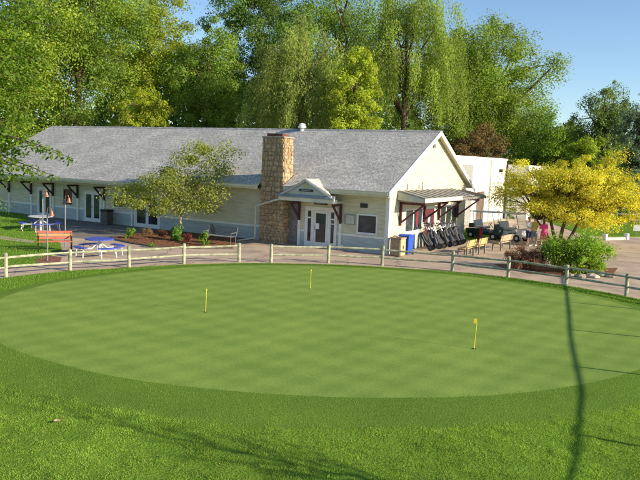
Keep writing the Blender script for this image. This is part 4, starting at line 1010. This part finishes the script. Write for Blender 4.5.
def limbs(b, rng, base, top, cc, r0, nl=14, sides=6, forkz=.45):
    base, top = Vector(base), Vector(top); H = (top - base).length
    pts = []; 
    for i in range(7):
        t = i/6; pts.append(base.lerp(top, t) + Vector((rng.normal(0, .012)*H*t, rng.normal(0, .012)*H*t, 0)))
    b.tube(pts, [r0*(1.35 if i == 0 else (1 - .13*i)) for i in range(7)], 9)
    idx = rng.choice(len(cc), min(nl, len(cc)), replace=False)
    for q in idx:
        e = Vector(cc[q]); t = rng.uniform(forkz, .95); s = base.lerp(top, t)
        if e.z < s.z - .3*H: t = forkz*.8; s = base.lerp(top, t)
        mid = s.lerp(e, .5) + Vector((rng.normal(0, .06), rng.normal(0, .06), .07 + rng.normal(0, .03))) * (e - s).length
        rr = r0 * (1 - .75*t) * .75
        b.tube([s, s.lerp(mid, .5) + Vector((0, 0, .02))*(e-s).length, mid, mid.lerp(e, .5), e], [rr, rr*.8, rr*.55, rr*.35, rr*.12], sides)
def tree(name, lab, seed, cxp, topp, hwp, Y, cols, nleaf=22000, nclump=150, leaf=.30, asp=.55, zbot=2.0, crad=.2, rz=None, group='trees behind the clubhouse', trunk=.32, droop=0.0, shell=2.4, squash=.7, trunkx=0.0, nl=16, lump=.25, cvar=.28, bark=None, taper=0.0):
    rng = np.random.default_rng(seed); nclump = int(nclump * 1.6)
    top = px(cxp, topp, Y); Rx = hwp / FPX * Y; zt = top.z; zc = (zt + zbot) / 2; Rz = (zt - zbot) / 2
    base = Vector((top.x + trunkx, Y, 0)); t = tag(empty(name, base), lab, 'tree', group)
    C = np.array([-trunkx, 0, zc]); cc = clump_crown(rng, C, (Rx*.86, Rx*.8, Rz*.9), nclump, shell, lump)
    if taper:
        u_ = np.clip((cc[:, 2] - zbot) / (zt - zbot), 0, 1); cc[:, :2] *= (1.12 - taper * u_ ** 1.3)[:, None]
    cr = crad * Rx * .98; nleaf = int(nleaf * 2.3); leaf = leaf * .80
    P, N, k = clump_leaves(rng, cc, cr, max(4, nleaf // nclump), squash, droop)
    ok = P[:, 2] > .3; P, N, k = P[ok], N[ok], k[ok]
    tint = palette(rng, len(P), cols, .10) * rng.uniform(1 - cvar, 1 + cvar, nclump)[k][:, None]
    leaves('crown', rng, P, N, leaf, asp, tint, m_leaf, t)
    b = MB(); limbs(b, rng, (0, 0, -.1), (C[0]*.7, 0, zc + Rz*.55), cc, trunk, nl); b.build('trunk', bark or m_bark, t, recalc=False)
    return t
def willow(name, lab, seed, cxp, topp, hwp, Y, cols, nstr=420, leaf=.26, zbot=1.5, lmin=2.0, lmax=7.5, group='trees behind the clubhouse', extra=16000):
    rng = np.random.default_rng(seed); top = px(cxp, topp, Y); Rx = hwp / FPX * Y; zt = top.z
    base = Vector((top.x, Y, 0)); t = tag(empty(name, base), lab, 'tree', group)
    zc = zt * .52; Rz = zt - zc
    # boughs: groups of strands hang from each bough so that curtains and gaps form
    nb = 90; d = norm(rng.normal(size=(nb, 3))); d[:, 2] = np.abs(d[:, 2]) * .9 - .12; d = norm(d); rr = rng.uniform(.55, 1.0, nb)
    bough = np.array([0, 0, zc]) + d * rr[:, None] * np.array([Rx*.92, Rx*.85, Rz*.97])
    P = []; N = []; K = []
    for i in range(nstr):
        q = rng.integers(nb); s = bough[q] + rng.normal(0, .06, 3) * Rx * np.array([1, 1, .5]); out = norm(np.array([s[0], s[1], 0.01])[None])[0]
        L = min(rng.uniform(lmin, lmax) * (.6 + .5*rng.random()), max(.8, s[2] - zbot)); m = int(L / .085)
        u = np.linspace(0, 1, m); sway = rng.normal(0, .12, 2)
        x = s[0] + out[0]*1.0*(1-(1-u)**2)*.7 + sway[0]*u*L*.3; y = s[1] + out[1]*1.0*(1-(1-u)**2)*.7 + sway[1]*u*L*.3; z = s[2] + .45*np.sin(np.minimum(u*6, 1.0)*np.pi)*.6 - u*L
        p = np.stack([x, y, z], 1) + rng.normal(0, .07 + .10*(1-u)[:, None], (m, 3)); P.append(p)
        a = rng.uniform(0, 6.28, m); N.append(np.stack([np.cos(a), np.sin(a), rng.uniform(-.1, .7, m)], 1) + out*.5); K.append(np.full(m, q))
    P = np.concatenate(P); N = norm(np.concatenate(N)); K = np.concatenate(K)
    # leaves hang: long axis near vertical
    n = len(P); tdir = norm(np.array([0, 0, -1.0]) + rng.normal(0, .38, (n, 3))); Nn = norm(N - tdir * np.sum(N*tdir, 1)[:, None]); bdir = np.cross(Nn, tdir)
    Lf = (leaf*rng.uniform(.7, 1.3, n))[:, None]; Wf = Lf*.36
    co = np.stack([P, P + tdir*Lf*.5 + bdir*Wf/2, P + tdir*Lf, P + tdir*Lf*.5 - bdir*Wf/2], 1).reshape(-1, 3)
    tn = np.ones((n, 4)); tn[:, :3] = palette(rng, n, cols, .18) * rng.uniform(.62, 1.3, nb)[K][:, None]
    np_mesh('crown', co, 4, np.arange(4*n), m_leaf, t, np.repeat(tn, 4, 0))
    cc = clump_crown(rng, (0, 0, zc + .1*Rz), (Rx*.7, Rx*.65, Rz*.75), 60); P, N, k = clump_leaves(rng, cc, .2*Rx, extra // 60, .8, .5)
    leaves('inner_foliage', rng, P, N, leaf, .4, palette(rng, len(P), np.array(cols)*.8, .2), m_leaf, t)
    b = MB(); limbs(b, rng, (0, 0, -.1), (0, 0, zc + Rz*.5), bough, .42, 30); b.build('trunk', m_bark, t, recalc=False); return t

G_BRIGHT = [(0.28,0.36,0.045),(0.20,0.29,0.035),(0.36,0.41,0.07)]
G_MID = [(0.215,0.32,0.055),(0.16,0.255,0.042),(0.30,0.39,0.08)]
G_DARK = [(0.14,0.225,0.055),(0.105,0.185,0.045),(0.20,0.29,0.065)]
G_WILL = [(0.28,0.34,0.08),(0.20,0.27,0.06),(0.36,0.41,0.11)]
G_YEL = [(0.40,0.42,0.05),(0.31,0.36,0.045),(0.22,0.29,0.04)]
G_YG = [(0.35,0.42,0.055),(0.27,0.35,0.045),(0.43,0.47,0.08)]
tree('broadleaf_tree', 'broad bright green tree rising behind the far end of the clubhouse roof', 31, -5, -60, 95, 72, G_BRIGHT, 30000, 170, .32, .6)
tree('broadleaf_tree', 'tall mid green tree with dark limbs behind the clubhouse roof end', 32, 78, -75, 80, 76, G_MID, 26000, 150, .32, .55, zbot=3, trunk=.5, nl=30)
tree('yellowing_tree', 'tall open tree with yellow-green leaves beside the dark green tree', 33, 152, -48, 48, 80, G_MID[:1] + G_YEL[:2], 15000, 120, .30, .55, crad=.24, zbot=4, lump=.35)
tree('yellow_sapling', 'low yellow-leaved young tree just behind the roof ridge', 34, 146, 66, 28, 70, G_YEL, 9000, 110, .26, .55, crad=.20, zbot=1, lump=.35, shell=1.6)
tree('broadleaf_tree', 'shorter mid green tree left of the dark blue-green tree', 35, 208, 6, 42, 78, G_MID, 17000, 110, .30, .55, crad=.24, zbot=1)
tree('dark_tree', 'tall dark blue-green tree standing behind the willow', 36, 264, -75, 54, 86, G_DARK, 26000, 140, .32, .55, zbot=2)
tree('broadleaf_tree', 'very tall green tree towering between the two willows', 37, 345, -60, 78, 92, G_MID, 28000, 150, .34, .55, zbot=3, droop=.5, trunk=.55, nl=30)
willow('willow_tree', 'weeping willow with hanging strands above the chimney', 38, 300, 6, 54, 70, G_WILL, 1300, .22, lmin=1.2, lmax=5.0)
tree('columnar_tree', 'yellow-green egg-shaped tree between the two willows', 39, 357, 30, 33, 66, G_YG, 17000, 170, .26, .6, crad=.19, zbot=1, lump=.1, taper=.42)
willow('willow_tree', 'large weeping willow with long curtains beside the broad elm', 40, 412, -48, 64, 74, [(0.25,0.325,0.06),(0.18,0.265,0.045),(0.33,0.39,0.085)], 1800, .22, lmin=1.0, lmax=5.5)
tree('elm_tree', 'broad elm with visible dark limbs against the open sky', 41, 494, 0, 77, 84, [(0.20,0.275,0.05),(0.15,0.225,0.04),(0.27,0.335,0.07)], 34000, 210, .32, .5, zbot=2.5, droop=.35, trunk=.6, nl=40, crad=.17, lump=.12, shell=2.0)
tree('elm_tree', 'green tree in front of the elm crown beside the willow', 42, 462, 5, 48, 80, G_MID, 16000, 100, .30, .5, zbot=2, droop=.4, crad=.22)
tree('rusty_shrub_tree', 'low reddish-brown leaved tree above the white annex roof', 43, 476, 121, 36, 74, [(0.20,0.13,0.06),(0.15,0.13,0.05),(0.24,0.12,0.06),(0.13,0.14,0.05)], 15000, 100, .28, .5, zbot=.5, crad=.2)
tree('open_tree', 'loose airy tree standing alone against the sky on the right', 44, 608, 68, 36, 78, [(0.17,0.23,0.07),(0.12,0.18,0.05),(0.20,0.26,0.08)], 11000, 240, .28, .5, crad=.15, zbot=2, lump=.2, nl=60, shell=1.8, droop=.2)
tree('broadleaf_tree', 'small green tree in the gap below the open sky', 45, 562, 112, 26, 86, G_MID, 10000, 70, .30, .55, zbot=.5, crad=.28)
tree('broadleaf_tree', 'small bright green tree next to the airy tree', 46, 590, 126, 22, 72, G_BRIGHT, 8000, 60, .28, .55, zbot=.3, crad=.28)
tree('broadleaf_tree', 'dark green tree behind the yellow tree near the far lawn', 47, 540, 100, 40, 96, G_DARK, 15000, 90, .34, .55, zbot=.3, crad=.26)
tree('broadleaf_tree', 'tall shaded tree beyond the far lawn at the edge of the lot', 49, 700, 40, 42, 84, G_DARK, 15000, 90, .34, .55, zbot=1, crad=.24)
tree('broadleaf_tree', 'tall pale green tree half hidden behind the dark-limbed tree', 51, 118, -55, 52, 98, G_BRIGHT, 13000, 100, .34, .55, zbot=3, crad=.24)
tree('broadleaf_tree', 'small far tree in the sky gap beside the yellow-green tree', 52, 226, 38, 30, 100, G_MID, 8000, 70, .32, .55, zbot=2, crad=.24)
tree('grey_green_tree', 'grey-green tree behind the right side of the yellow tree', 50, 645, 82, 27, 66, [(0.13,0.185,0.11),(0.10,0.15,0.095),(0.17,0.22,0.13)], 12000, 120, .24, .4, zbot=.5, crad=.2, taper=.5)
# far wood closing the horizon
rng = np.random.default_rng(60); n = 48000; x = rng.uniform(-95, 110, n); z = rng.uniform(0, 1, n)**.8 * (15.5 + 3*np.sin(x*.21) + 2*np.sin(x*.57 + 1) - 9*sstep((x - 5)/20)); y = 104 + 5*np.sin(x*.13) + rng.uniform(0, 6, n)
tn = np.ones((n, 4)); tn[:, :3] = palette(rng, n, G_DARK, .3); co = leaf_arrays(rng, np.stack([x, y, z], 1), np.stack([rng.normal(0, .5, n), -np.ones(n), rng.uniform(0, 1, n)], 1), .9, .6, .1)
tag(np_mesh('far_wood', co, 4, np.arange(4*n), m_leaf, None, np.repeat(tn, 4, 0)), 'dark band of distant woodland behind the trees', 'woodland', kind='stuff')
# dark undergrowth directly behind the buildings
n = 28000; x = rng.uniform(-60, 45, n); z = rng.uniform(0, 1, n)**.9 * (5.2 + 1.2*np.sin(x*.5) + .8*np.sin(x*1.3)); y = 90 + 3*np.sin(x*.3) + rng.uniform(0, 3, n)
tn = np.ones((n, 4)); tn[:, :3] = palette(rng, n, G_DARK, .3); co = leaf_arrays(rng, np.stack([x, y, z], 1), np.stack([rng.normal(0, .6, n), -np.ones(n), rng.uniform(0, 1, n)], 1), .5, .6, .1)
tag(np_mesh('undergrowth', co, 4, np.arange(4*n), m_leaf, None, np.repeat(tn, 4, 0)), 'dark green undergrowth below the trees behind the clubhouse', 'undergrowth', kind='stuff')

rng = np.random.default_rng(66); n = 26000; x = rng.uniform(-7, 30, n); z = rng.uniform(0, 1, n)**.9 * (3.0 + .8*np.sin(x*.6) + .5*np.sin(x*1.7)); y = .35*x + rng.uniform(0, 2.4, n)*(.6 + .4*np.sin(x*.9))
hdg = tag(empty('hedge', (24, 66, 0)), 'long dark green hedge beyond the far lawn and rail fence', 'hedge')
leaves('foliage', rng, np.stack([x, y, z], 1), np.stack([rng.normal(0, .6, n), -np.ones(n), rng.uniform(0, 1, n)], 1), .3, .6, palette(rng, n, G_DARK, .3), m_leaf, hdg)
for i in range(12): MB().tube([(-6 + i*3, (-6 + i*3)*.35 + 1, -.1), (-6 + i*3, (-6 + i*3)*.35 + 1, 2.2)], [.08, .03], 6).build('stem', m_bark, hdg)
# young tree in the planting bed
rng = np.random.default_rng(70); yt = tag(empty('young_tree', (-8.0, 40.0, 0)), 'young open-crowned tree with pale trunk in the planting bed', 'tree')
bed_c = []
for (a, b_, c_) in [(px(x, y, Y) , 0, 0) for x, y, Y in ((118,196,39.2),(128,200,39.6),(140,188,40.2),(138,205,38.9),(150,196,39.8),(160,182,40.5),(165,203,39.2),(172,190,40.0),(175,170,40.6),(180,207,39),(186,195,40),(188,178,40.8),(192,160,40.4),(196,205,39.5),(200,190,40.5),(205,172,40.9),(212,160,40.2),(208,205,39.9),(216,180,40.4),(224,168,40.8),(228,150,40.3),(196,148,40),(184,158,39.7),(170,180,39),(150,180,39.4),(130,190,40.6),(158,210,38.8),(145,200,40.9),(205,150,41),(176,198,41.2),(168,172,40.1),(215,195,39.2))]:
    bed_c.append((a.x + 8.0, a.y - 40.0, a.z))
cc = np.array(bed_c); P, N, k = clump_leaves(rng, cc, .72, 420, .62); leaves('crown', rng, P, N, .125, .6, palette(rng, len(P), [(0.27,0.31,0.055),(0.20,0.25,0.045),(0.34,0.36,0.09)], .2), m_leaf, yt)
b = MB(); b.tube([(0, 0, -.1), (.03, 0, .6), (0, .02, 1.2), (-.05, 0, 1.55)], [.10, .075, .065, .06], 9)
for j, e in enumerate(cc):
    e = Vector(e); s = Vector((-.02, 0, 1.1 + .45*rng.random())); mid = s.lerp(e, .5) + Vector((rng.normal(0, .25), rng.normal(0, .25), .2 + rng.normal(0, .12)));
    if j % 3 == 1: continue
    b.tube([s, s.lerp(mid, .5), mid, mid.lerp(e, .5), e], [.026, .02, .014, .009, .004], 6)
b.build('trunk', m_palebark, yt, recalc=False)
# yellow tree
def shrubby(name, lab, cat, loc, cc, crad, per, leaf, asp, cols, mtr, stems, seed, squash=.7, cvar=.2, group=None, nlimb=None):
    rng = np.random.default_rng(seed); t = tag(empty(name, loc), lab, cat, group); cc = np.array(cc)
    P, N, k = clump_leaves(rng, cc, crad, per, squash); ok = P[:, 2] > .02; P, N, k = P[ok], N[ok], k[ok]
    leaves('crown', rng, P, N, leaf, asp, palette(rng, len(P), cols, .18)*rng.uniform(1-cvar, 1+cvar, len(cc))[k][:, None], m_leaf, t)
    b = MB()
    for j in rng.permutation(len(cc))[:nlimb or len(cc)]:
        e = Vector(cc[j]); s = stems[j % len(stems)]; s0, s1 = Vector(s[0]), Vector(s[1]); mid = s1.lerp(e, .5) + Vector((0, 0, .1))*(e - s1).length; r = s[2]
        b.tube([s1, s1.lerp(mid, .5), mid, mid.lerp(e, .5), e], [r*.6, r*.5, r*.35, r*.22, r*.08], 6)
    for s in stems: m_ = Vector(s[0]).lerp(Vector(s[1]), .5) + Vector((.06*(hash(s[2]*999) % 3 - 1), .03, 0)); b.tube([s[0], m_, s[1]], [s[2]*1.15, s[2], s[2]*.75], 8)
    b.build('trunk' if cat == 'tree' else 'stems', mtr, t, recalc=False); return t
rng = np.random.default_rng(80)
cc = clump_crown(rng, (.9, 0, 3.35), (4.2, 3.2, 2.05), 230, 2.2, .14); cc = cc[cc[:, 2] > 1.5]
cc = np.concatenate([cc, [(4.2,-.5,2.6),(4.9,-.3,3.1),(5.2,0,2.5),(4.6,.5,3.8),(4.9,0,4.4),(3.4,0,5.6),(-3.4,0,2.3),(-3.7,-.4,3.0),(5.3,.4,3.5),(-2.6,0,4.9),(3.0,.3,5.3),(-1.5,-2,2.35),(-2.1,-1.8,2.4),(-2.6,-1.4,2.3),(-1.0,-2.2,2.4),(0,-2.3,1.9),(.8,-2.4,2.1),(1.6,-2.2,1.8),(2.4,-1.9,1.9),(3.2,-1.6,1.7),(-3.9,.2,2.7),(-1.2,-2.6,2.25),(-.3,-2.8,1.9),(.6,-2.8,1.5),(1.4,-2.7,1.6),(2.2,-2.5,1.5),(-2.0,-2.3,2.4),(3.8,-1.2,1.9),(4.6,-.6,1.9),(5.4,0,2.2),(-4.0,-.6,3.3),(-3.2,0,4.3)]])
shrubby('yellow_tree', 'spreading multi-stemmed tree with golden yellow leaves on the forecourt', 'tree', (14.9, 44.2, 0), cc, .66, 370, .11, .62, [(0.78,0.66,0.10),(0.64,0.56,0.08),(0.46,0.46,0.07),(0.68,0.54,0.09),(0.34,0.40,0.07),(0.30,0.38,0.06)], m_bark, [((0,0,-.1),(-.5,0,1.5),.11), ((.25,.1,-.1),(.5,.1,1.6),.12), ((.55,0,-.1),(1.3,0,1.5),.10), ((-.2,.1,-.1),(-1.3,.2,1.45),.08)], 81, .6, .22)
# green bush, red bush
cc = clump_crown(np.random.default_rng(83), (0, 0, .92), (1.42, 1.05, .8), 120, 2.6, .15); cc = cc[cc[:, 2] > .1]
shrubby('green_bush', 'large bright green leafy bush behind the split rail fence', 'bush', (11.75, 31.9, 0), cc, .38, 150, .105, .5, [(0.25,0.38,0.05),(0.18,0.31,0.04),(0.32,0.43,0.08)], m_bark, [((0,0,-.05),(-.3,0,.4),.04), ((.15,0,-.05),(.35,0,.4),.04)], 84, .9, .25)
cc = clump_crown(np.random.default_rng(85), (0, 0, .55), (.98, .8, .5), 50, 2.6, .12); cc = cc[cc[:, 2] > .08]
shrubby('red_bush', 'low reddish-purple bush between the timber benches and green bush', 'bush', (9.5, 32.2, 0), cc, .24, 170, .07, .55, [(0.31,0.15,0.10),(0.24,0.12,0.08),(0.36,0.20,0.11),(0.22,0.17,0.08)], m_bark, [((0,0,-.05),(0,0,.3),.03)], 86, .9, .25)
m_rock = [mat('pale_rock', c, .9, .15, 5, .5, 14) for c in ((0.42,0.36,0.27),(0.36,0.30,0.23),(0.48,0.42,0.33))]
for i, (p, s_) in enumerate((((571,276),.16),((581,277),.22),((592,277.5),.26),((601,276),.18),((609,277),.20))):
    g = gnd(*p); r = np.random.default_rng(90+i); b = MB().lathe([(.5, 0), (1.0, .12), (.95, .4), (.6, .62), (.15, .7)], (0, 0, 0), 9)
    b.v = [(x*(1 + r.uniform(-.15, .15))*s_*1.4, y*(1 + r.uniform(-.15, .15))*s_, z_*s_*(1 + r.uniform(-.1, .1))) for x, y, z_ in b.v]
    o = b.build('edging_rock', m_rock[i % 3]); o.location = (g.x, g.y, -.01); o.rotation_euler = (0, 0, r.uniform(0, 3)); tag(o, 'pale flat rock along the edge of the bed below the green bush', 'rock', 'rocks edging the bush bed')
sheet('bush_bed', [gnd(503,268)[:2], gnd(530,274)[:2], gnd(575,276.5)[:2], gnd(612,276)[:2], gnd(618,268)[:2], (13.9, 33.8), (11, 34), (8.4, 33.8)], .014, m_mulch, .03)['kind'] = 'structure'

# planting bed by the wall
sheet('planting_bed', [gnd(110,238.5)[:2], gnd(130,243)[:2], gnd(155,247)[:2], gnd(200,248.5)[:2], gnd(232,248.5)[:2], W(-8.6,-1.3)[:2], W(-8.4,-.06)[:2], W(-14.6,-.06)[:2], W(-15.3,-1.4)[:2]], .035, m_mulch, .05)['kind'] = 'structure'
ed = tag(MB().tube([gnd(110,239)+Vector((0,0,.03)), gnd(130,243.4)+Vector((0,0,.03)), gnd(155,247.4)+Vector((0,0,.03)), gnd(200,249)+Vector((0,0,.03)), gnd(233,249)+Vector((0,0,.03))], .05, 6).build('bed_edging', m_brown), 'dark timber edging along the front of the planting bed', 'edging')
SHR = [((131,239),.34,.62,[(0.17,0.30,0.05),(0.22,0.36,0.07)],.10,'light green leafy plant at the patio end of the planting bed','flowering_plant'),
       ((147,240),.34,.70,[(0.26,0.17,0.09),(0.20,0.14,0.08),(0.30,0.22,0.12)],.06,'tan feathery shrub before the double door in the bed','dry_shrub'),
       ((162,239),.30,.55,[(0.24,0.11,0.07),(0.17,0.09,0.06)],.06,'rust-brown low shrub beside the tan feathery shrub','dry_shrub'),
       ((176,241),.50,.80,[(0.12,0.24,0.04),(0.17,0.30,0.05)],.14,'broad-leaved green plant at the foot of the young tree','leafy_plant'),
       ((187,243),.30,.55,[(0.25,0.08,0.06),(0.18,0.07,0.05)],.06,'reddish low shrub right of the young tree trunk','red_shrub'),
       ((205,246),.30,.75,[(0.22,0.34,0.05),(0.16,0.28,0.04)],.11,'upright lime green plant next to the lattice bench','leafy_plant'),
       ((193,232),.35,.9,[(0.06,0.10,0.04),(0.08,0.12,0.05)],.08,'dark green shrub against the blue wall behind the bed','dark_shrub'),
       ((212,237),.28,.85,[(0.05,0.055,0.05),(0.07,0.08,0.06)],.07,'dark spiky shrub behind the end of the lattice bench','dark_shrub'),
       ((152,247.5),.16,.20,[(0.20,0.32,0.05),(0.16,0.28,0.04)],.06,'tiny green plant at the front edge of the bed','leafy_plant')]
for i, (p, r_, h_, cols, lf_, lab, nm) in enumerate(SHR):
    g = gnd(*p); rr = np.random.default_rng(100+i); cc = clump_crown(rr, (0, 0, h_*.52), (r_*.8, r_*.8, h_*.42), 16, 2.2, .15)
    shrubby(nm, lab, 'shrub', (g.x, g.y, .03), cc, r_*.36, 60, lf_, .5, cols, m_bark, [((0,0,-.02),(0,0,h_*.3),.012)], 120+i, 1.0, .2, 'shrubs in the planting bed')
rng = np.random.default_rng(130); n = 5000; x = rng.uniform(-13, -2, n); y = rng.uniform(34.5, 43, n); poly = [tuple(gnd(*q)[:2]) for q in ((110,238.5),(130,243),(155,247),(200,248.5),(232,248.5))] + [tuple(W(-8.6,-1.3)[:2]), tuple(W(-14.6,-.1)[:2]), tuple(W(-15.3,-1.4)[:2])]
k = inpoly(x, y, poly); x, y = x[k], y[k]; n = len(x); co = leaf_arrays(rng, np.stack([x, y, rng.uniform(.036, .06, n)], 1), np.stack([rng.normal(0, .3, n), rng.normal(0, .3, n), np.ones(n)], 1), .10, .35, .1)
tn = np.ones((n, 4)); tn[:, :3] = palette(rng, n, [(0.26,0.13,0.07),(0.16,0.08,0.045),(0.32,0.18,0.10)], .2)
tag(np_mesh('mulch_chips', co, 4, np.arange(4*n), m_grassblade, None, np.repeat(tn, 4, 0)), 'reddish bark chips covering the planting bed', 'mulch', kind='stuff')

# near tree whose leafy boughs reach in at the left
rng = np.random.default_rng(140); NT = Vector((-10.6, 16.6, 0)); ntree = tag(empty('overhanging_tree', NT), 'near broadleaf tree with boughs reaching over the far roof end', 'tree')
b = MB(); b.tube([(0,0,-.3), (.1,0,1.5), (.05,.1,3.5), (.3,.1,5.5), (.4,0,8), (.6,0,10)], [.36,.28,.25,.21,.15,.08], 10); P = []; N = []
def spray(a, e, nl_, spread, r0=.05):
    a, e = Vector(a), Vector(e); mid = a.lerp(e, .55) + Vector((0, 0, .12*(e-a).length)); b.tube([a, a.lerp(mid, .5), mid, mid.lerp(e, .5), e], [r0, r0*.8, r0*.5, r0*.3, r0*.08], 6)
    t = rng.uniform(.25, 1.0, nl_); q = np.array([list((a.lerp(mid, v/.55) if v < .55 else mid.lerp(e, (v-.55)/.45))) for v in t])
    P.append(q + rng.normal(0, 1, (nl_, 3))*np.array([spread, spread, spread*.75])*(1.15 - t*.55)[:, None] - np.array([0, 0, spread*.35])); N.append(np.array([0, -.25, .7]) + rng.normal(0, .5, (nl_, 3)))
rel_ = lambda x, y, Y: px(x, y, Y) - NT
for (x, y, Y, zs, nl_, sp_) in ((74,159,16,4.6,70,.10),(60,152,15.8,4.6,80,.14),(57,177,16,4.3,60,.10),(38,174,15.6,4.3,90,.15),(22,150,16.2,4.8,130,.20),(15,176,15.8,4.2,130,.2),(8,205,15.7,4.0,60,.16),(5,140,16.4,5,170,.25),(30,120,16.8,5.4,110,.22),(38,95,17,5.6,140,.28),(20,80,16.6,5.8,220,.33),(45,60,17.2,6,160,.3),(28,42,16.6,6.4,240,.35),(52,25,17.4,6.8,120,.28),(10,20,16.4,7,240,.36),(35,5,17,7.4,180,.34),(4,60,15.9,6,230,.34),(8,100,16,5.5,230,.32),(12,130,16.2,5,200,.26),(2,165,16,4.5,200,.24),(26,108,16.6,5.4,160,.24),(14,60,16.5,6,240,.34),(40,78,17,5.8,170,.26),(-20,60,16.4,6,250,.45),(-20,110,16.4,5,250,.45),(-25,160,16.2,4.4,200,.4),(-25,10,16.4,7,250,.5),(20,-25,16.5,8,250,.5),(-40,-30,16.5,8,250,.5),(-70,60,17,6,300,.6),(-90,120,17.5,5,300,.6),(-80,0,17,7,300,.6)):
    spray((.2 + rng.normal(0,.05), .05, zs), rel_(x, y, Y), int(nl_*3.8), sp_)
P = np.concatenate(P); N = np.concatenate(N); n = len(P); N = norm(N); tt = norm(np.cross(N, rng.normal(size=(n, 3)))); tt[:, 2] -= .35; tt = norm(tt); N = norm(N - tt*np.sum(N*tt, 1)[:, None]); bb2 = np.cross(N, tt); L = (.10*rng.uniform(.6, 1.3, n))[:, None]; Wd = L*.5
co = np.stack([P, P + tt*L*.35 + bb2*Wd/2 + N*L*.06, P + tt*L*.75 + bb2*Wd*.36 + N*L*.05, P + tt*L, P + tt*L*.75 - bb2*Wd*.36 + N*L*.05, P + tt*L*.35 - bb2*Wd/2 + N*L*.06], 1).reshape(-1, 3)
i0 = np.arange(n)*6; lp = np.stack([i0, i0+1, i0+2, i0+3, i0, i0+3, i0+4, i0+5], 1).reshape(-1); tn = np.ones((n, 4)); tn[:, :3] = palette(rng, n, [(0.13,0.22,0.025),(0.09,0.17,0.02),(0.19,0.27,0.035)], .25)
np_mesh('crown', co, 4, lp, m_leaf, ntree, np.repeat(tn, 6, 0)); b.build('trunk', m_bark, ntree, recalc=False)

# unseen slender tree, form guessed, added to streak the foreground grass with shadow
rng = np.random.default_rng(150); stree = tag(empty('shadow_caster_tree', (9.0, 6.55, 0.0)), 'unseen slender tree added to cast shadow streaks on the foreground grass', 'tree'); b = MB(); P = []
b.tube([(0,0,-.2), (.04,.02,2), (0,.05,4), (.03,0,6.3)], [.05,.042,.028,.01], 8)
for i in range(26):
    z0 = rng.uniform(1.9, 5.6); a = rng.uniform(0, 6.28); Lb = rng.uniform(.5, 1.1); e = Vector((math.cos(a)*Lb*.75, math.sin(a)*Lb*.75, z0 + Lb*.9)); s0 = Vector((.02, .02, z0)); mid = s0.lerp(e, .5) + Vector((0, 0, -.06)); b.tube([s0, mid, e], [.022, .014, .005], 6)
    t = rng.uniform(.3, 1.05, 17)[:, None]; P.append(np.array(s0)*(1-t) + np.array(e)*t + rng.normal(0, .1, (17, 3)))
P = np.concatenate(P); leaves('crown', rng, P, rng.normal(size=P.shape), .09, .55, palette(rng, len(P), G_MID, .15), m_leaf, stree); b.build('trunk', m_bark, stree, recalc=False)

# ------------------------------------------------------------------ far right: parking block, rail, sign post
m_conc = mat('concrete', (0.45, 0.44, 0.41), .85, .08, 5, .3, 30)
g0, g1 = gnd(606, 240), gnd(625, 239.5); d = (g1 - g0); pk_ = tag(empty('parking_block', g0 + d*.5, math.atan2(d.y, d.x)), 'pale concrete parking block at the edge of the far lawn', 'kerb block')
L = d.length; MB().prism([(-.12, 0), (.12, 0), (.08, .17), (-.08, .17)], 'x', -L/2, L/2).build('block', m_conc, pk_)
for s_ in (-1, 1): boxo('end_cap', m_white, pk_, s_*(L/2 + .12) - .11, s_*(L/2 + .12) + .11, -.16, .16, 0, .42, .02)
rf = tag(empty('rail_fence', (24, 62, 0)), 'thin grey rail fence beyond the far lawn', 'fence')
q0, q1 = Vector((-5, -1.5, 0)), Vector((16, 3, 0))
for i in range(9): p = q0.lerp(q1, i/8); MB().bar((p.x, p.y, -.1), (p.x, p.y, 1.05), .09, .09).build('post', m_timber, rf)
for zz in (.45, .95): MB().bar(q0 + Vector((0, 0, zz)), q1 + Vector((0, 0, zz)), .05, .10).build('rail', m_timber, rf)
sp_ = px(636, 232, 52); wgn = tag(empty('notice_post', (sp_.x, 52, 0)), 'short post with a pale notice panel by the far lawn', 'sign'); MB().bar((0, 0, 0), (0, 0, 1.5), .07, .07).build('post', m_timber, wgn); boxo('panel', m_cream_top, wgn, -.25, .35, -.07, -.04, .35, .8)
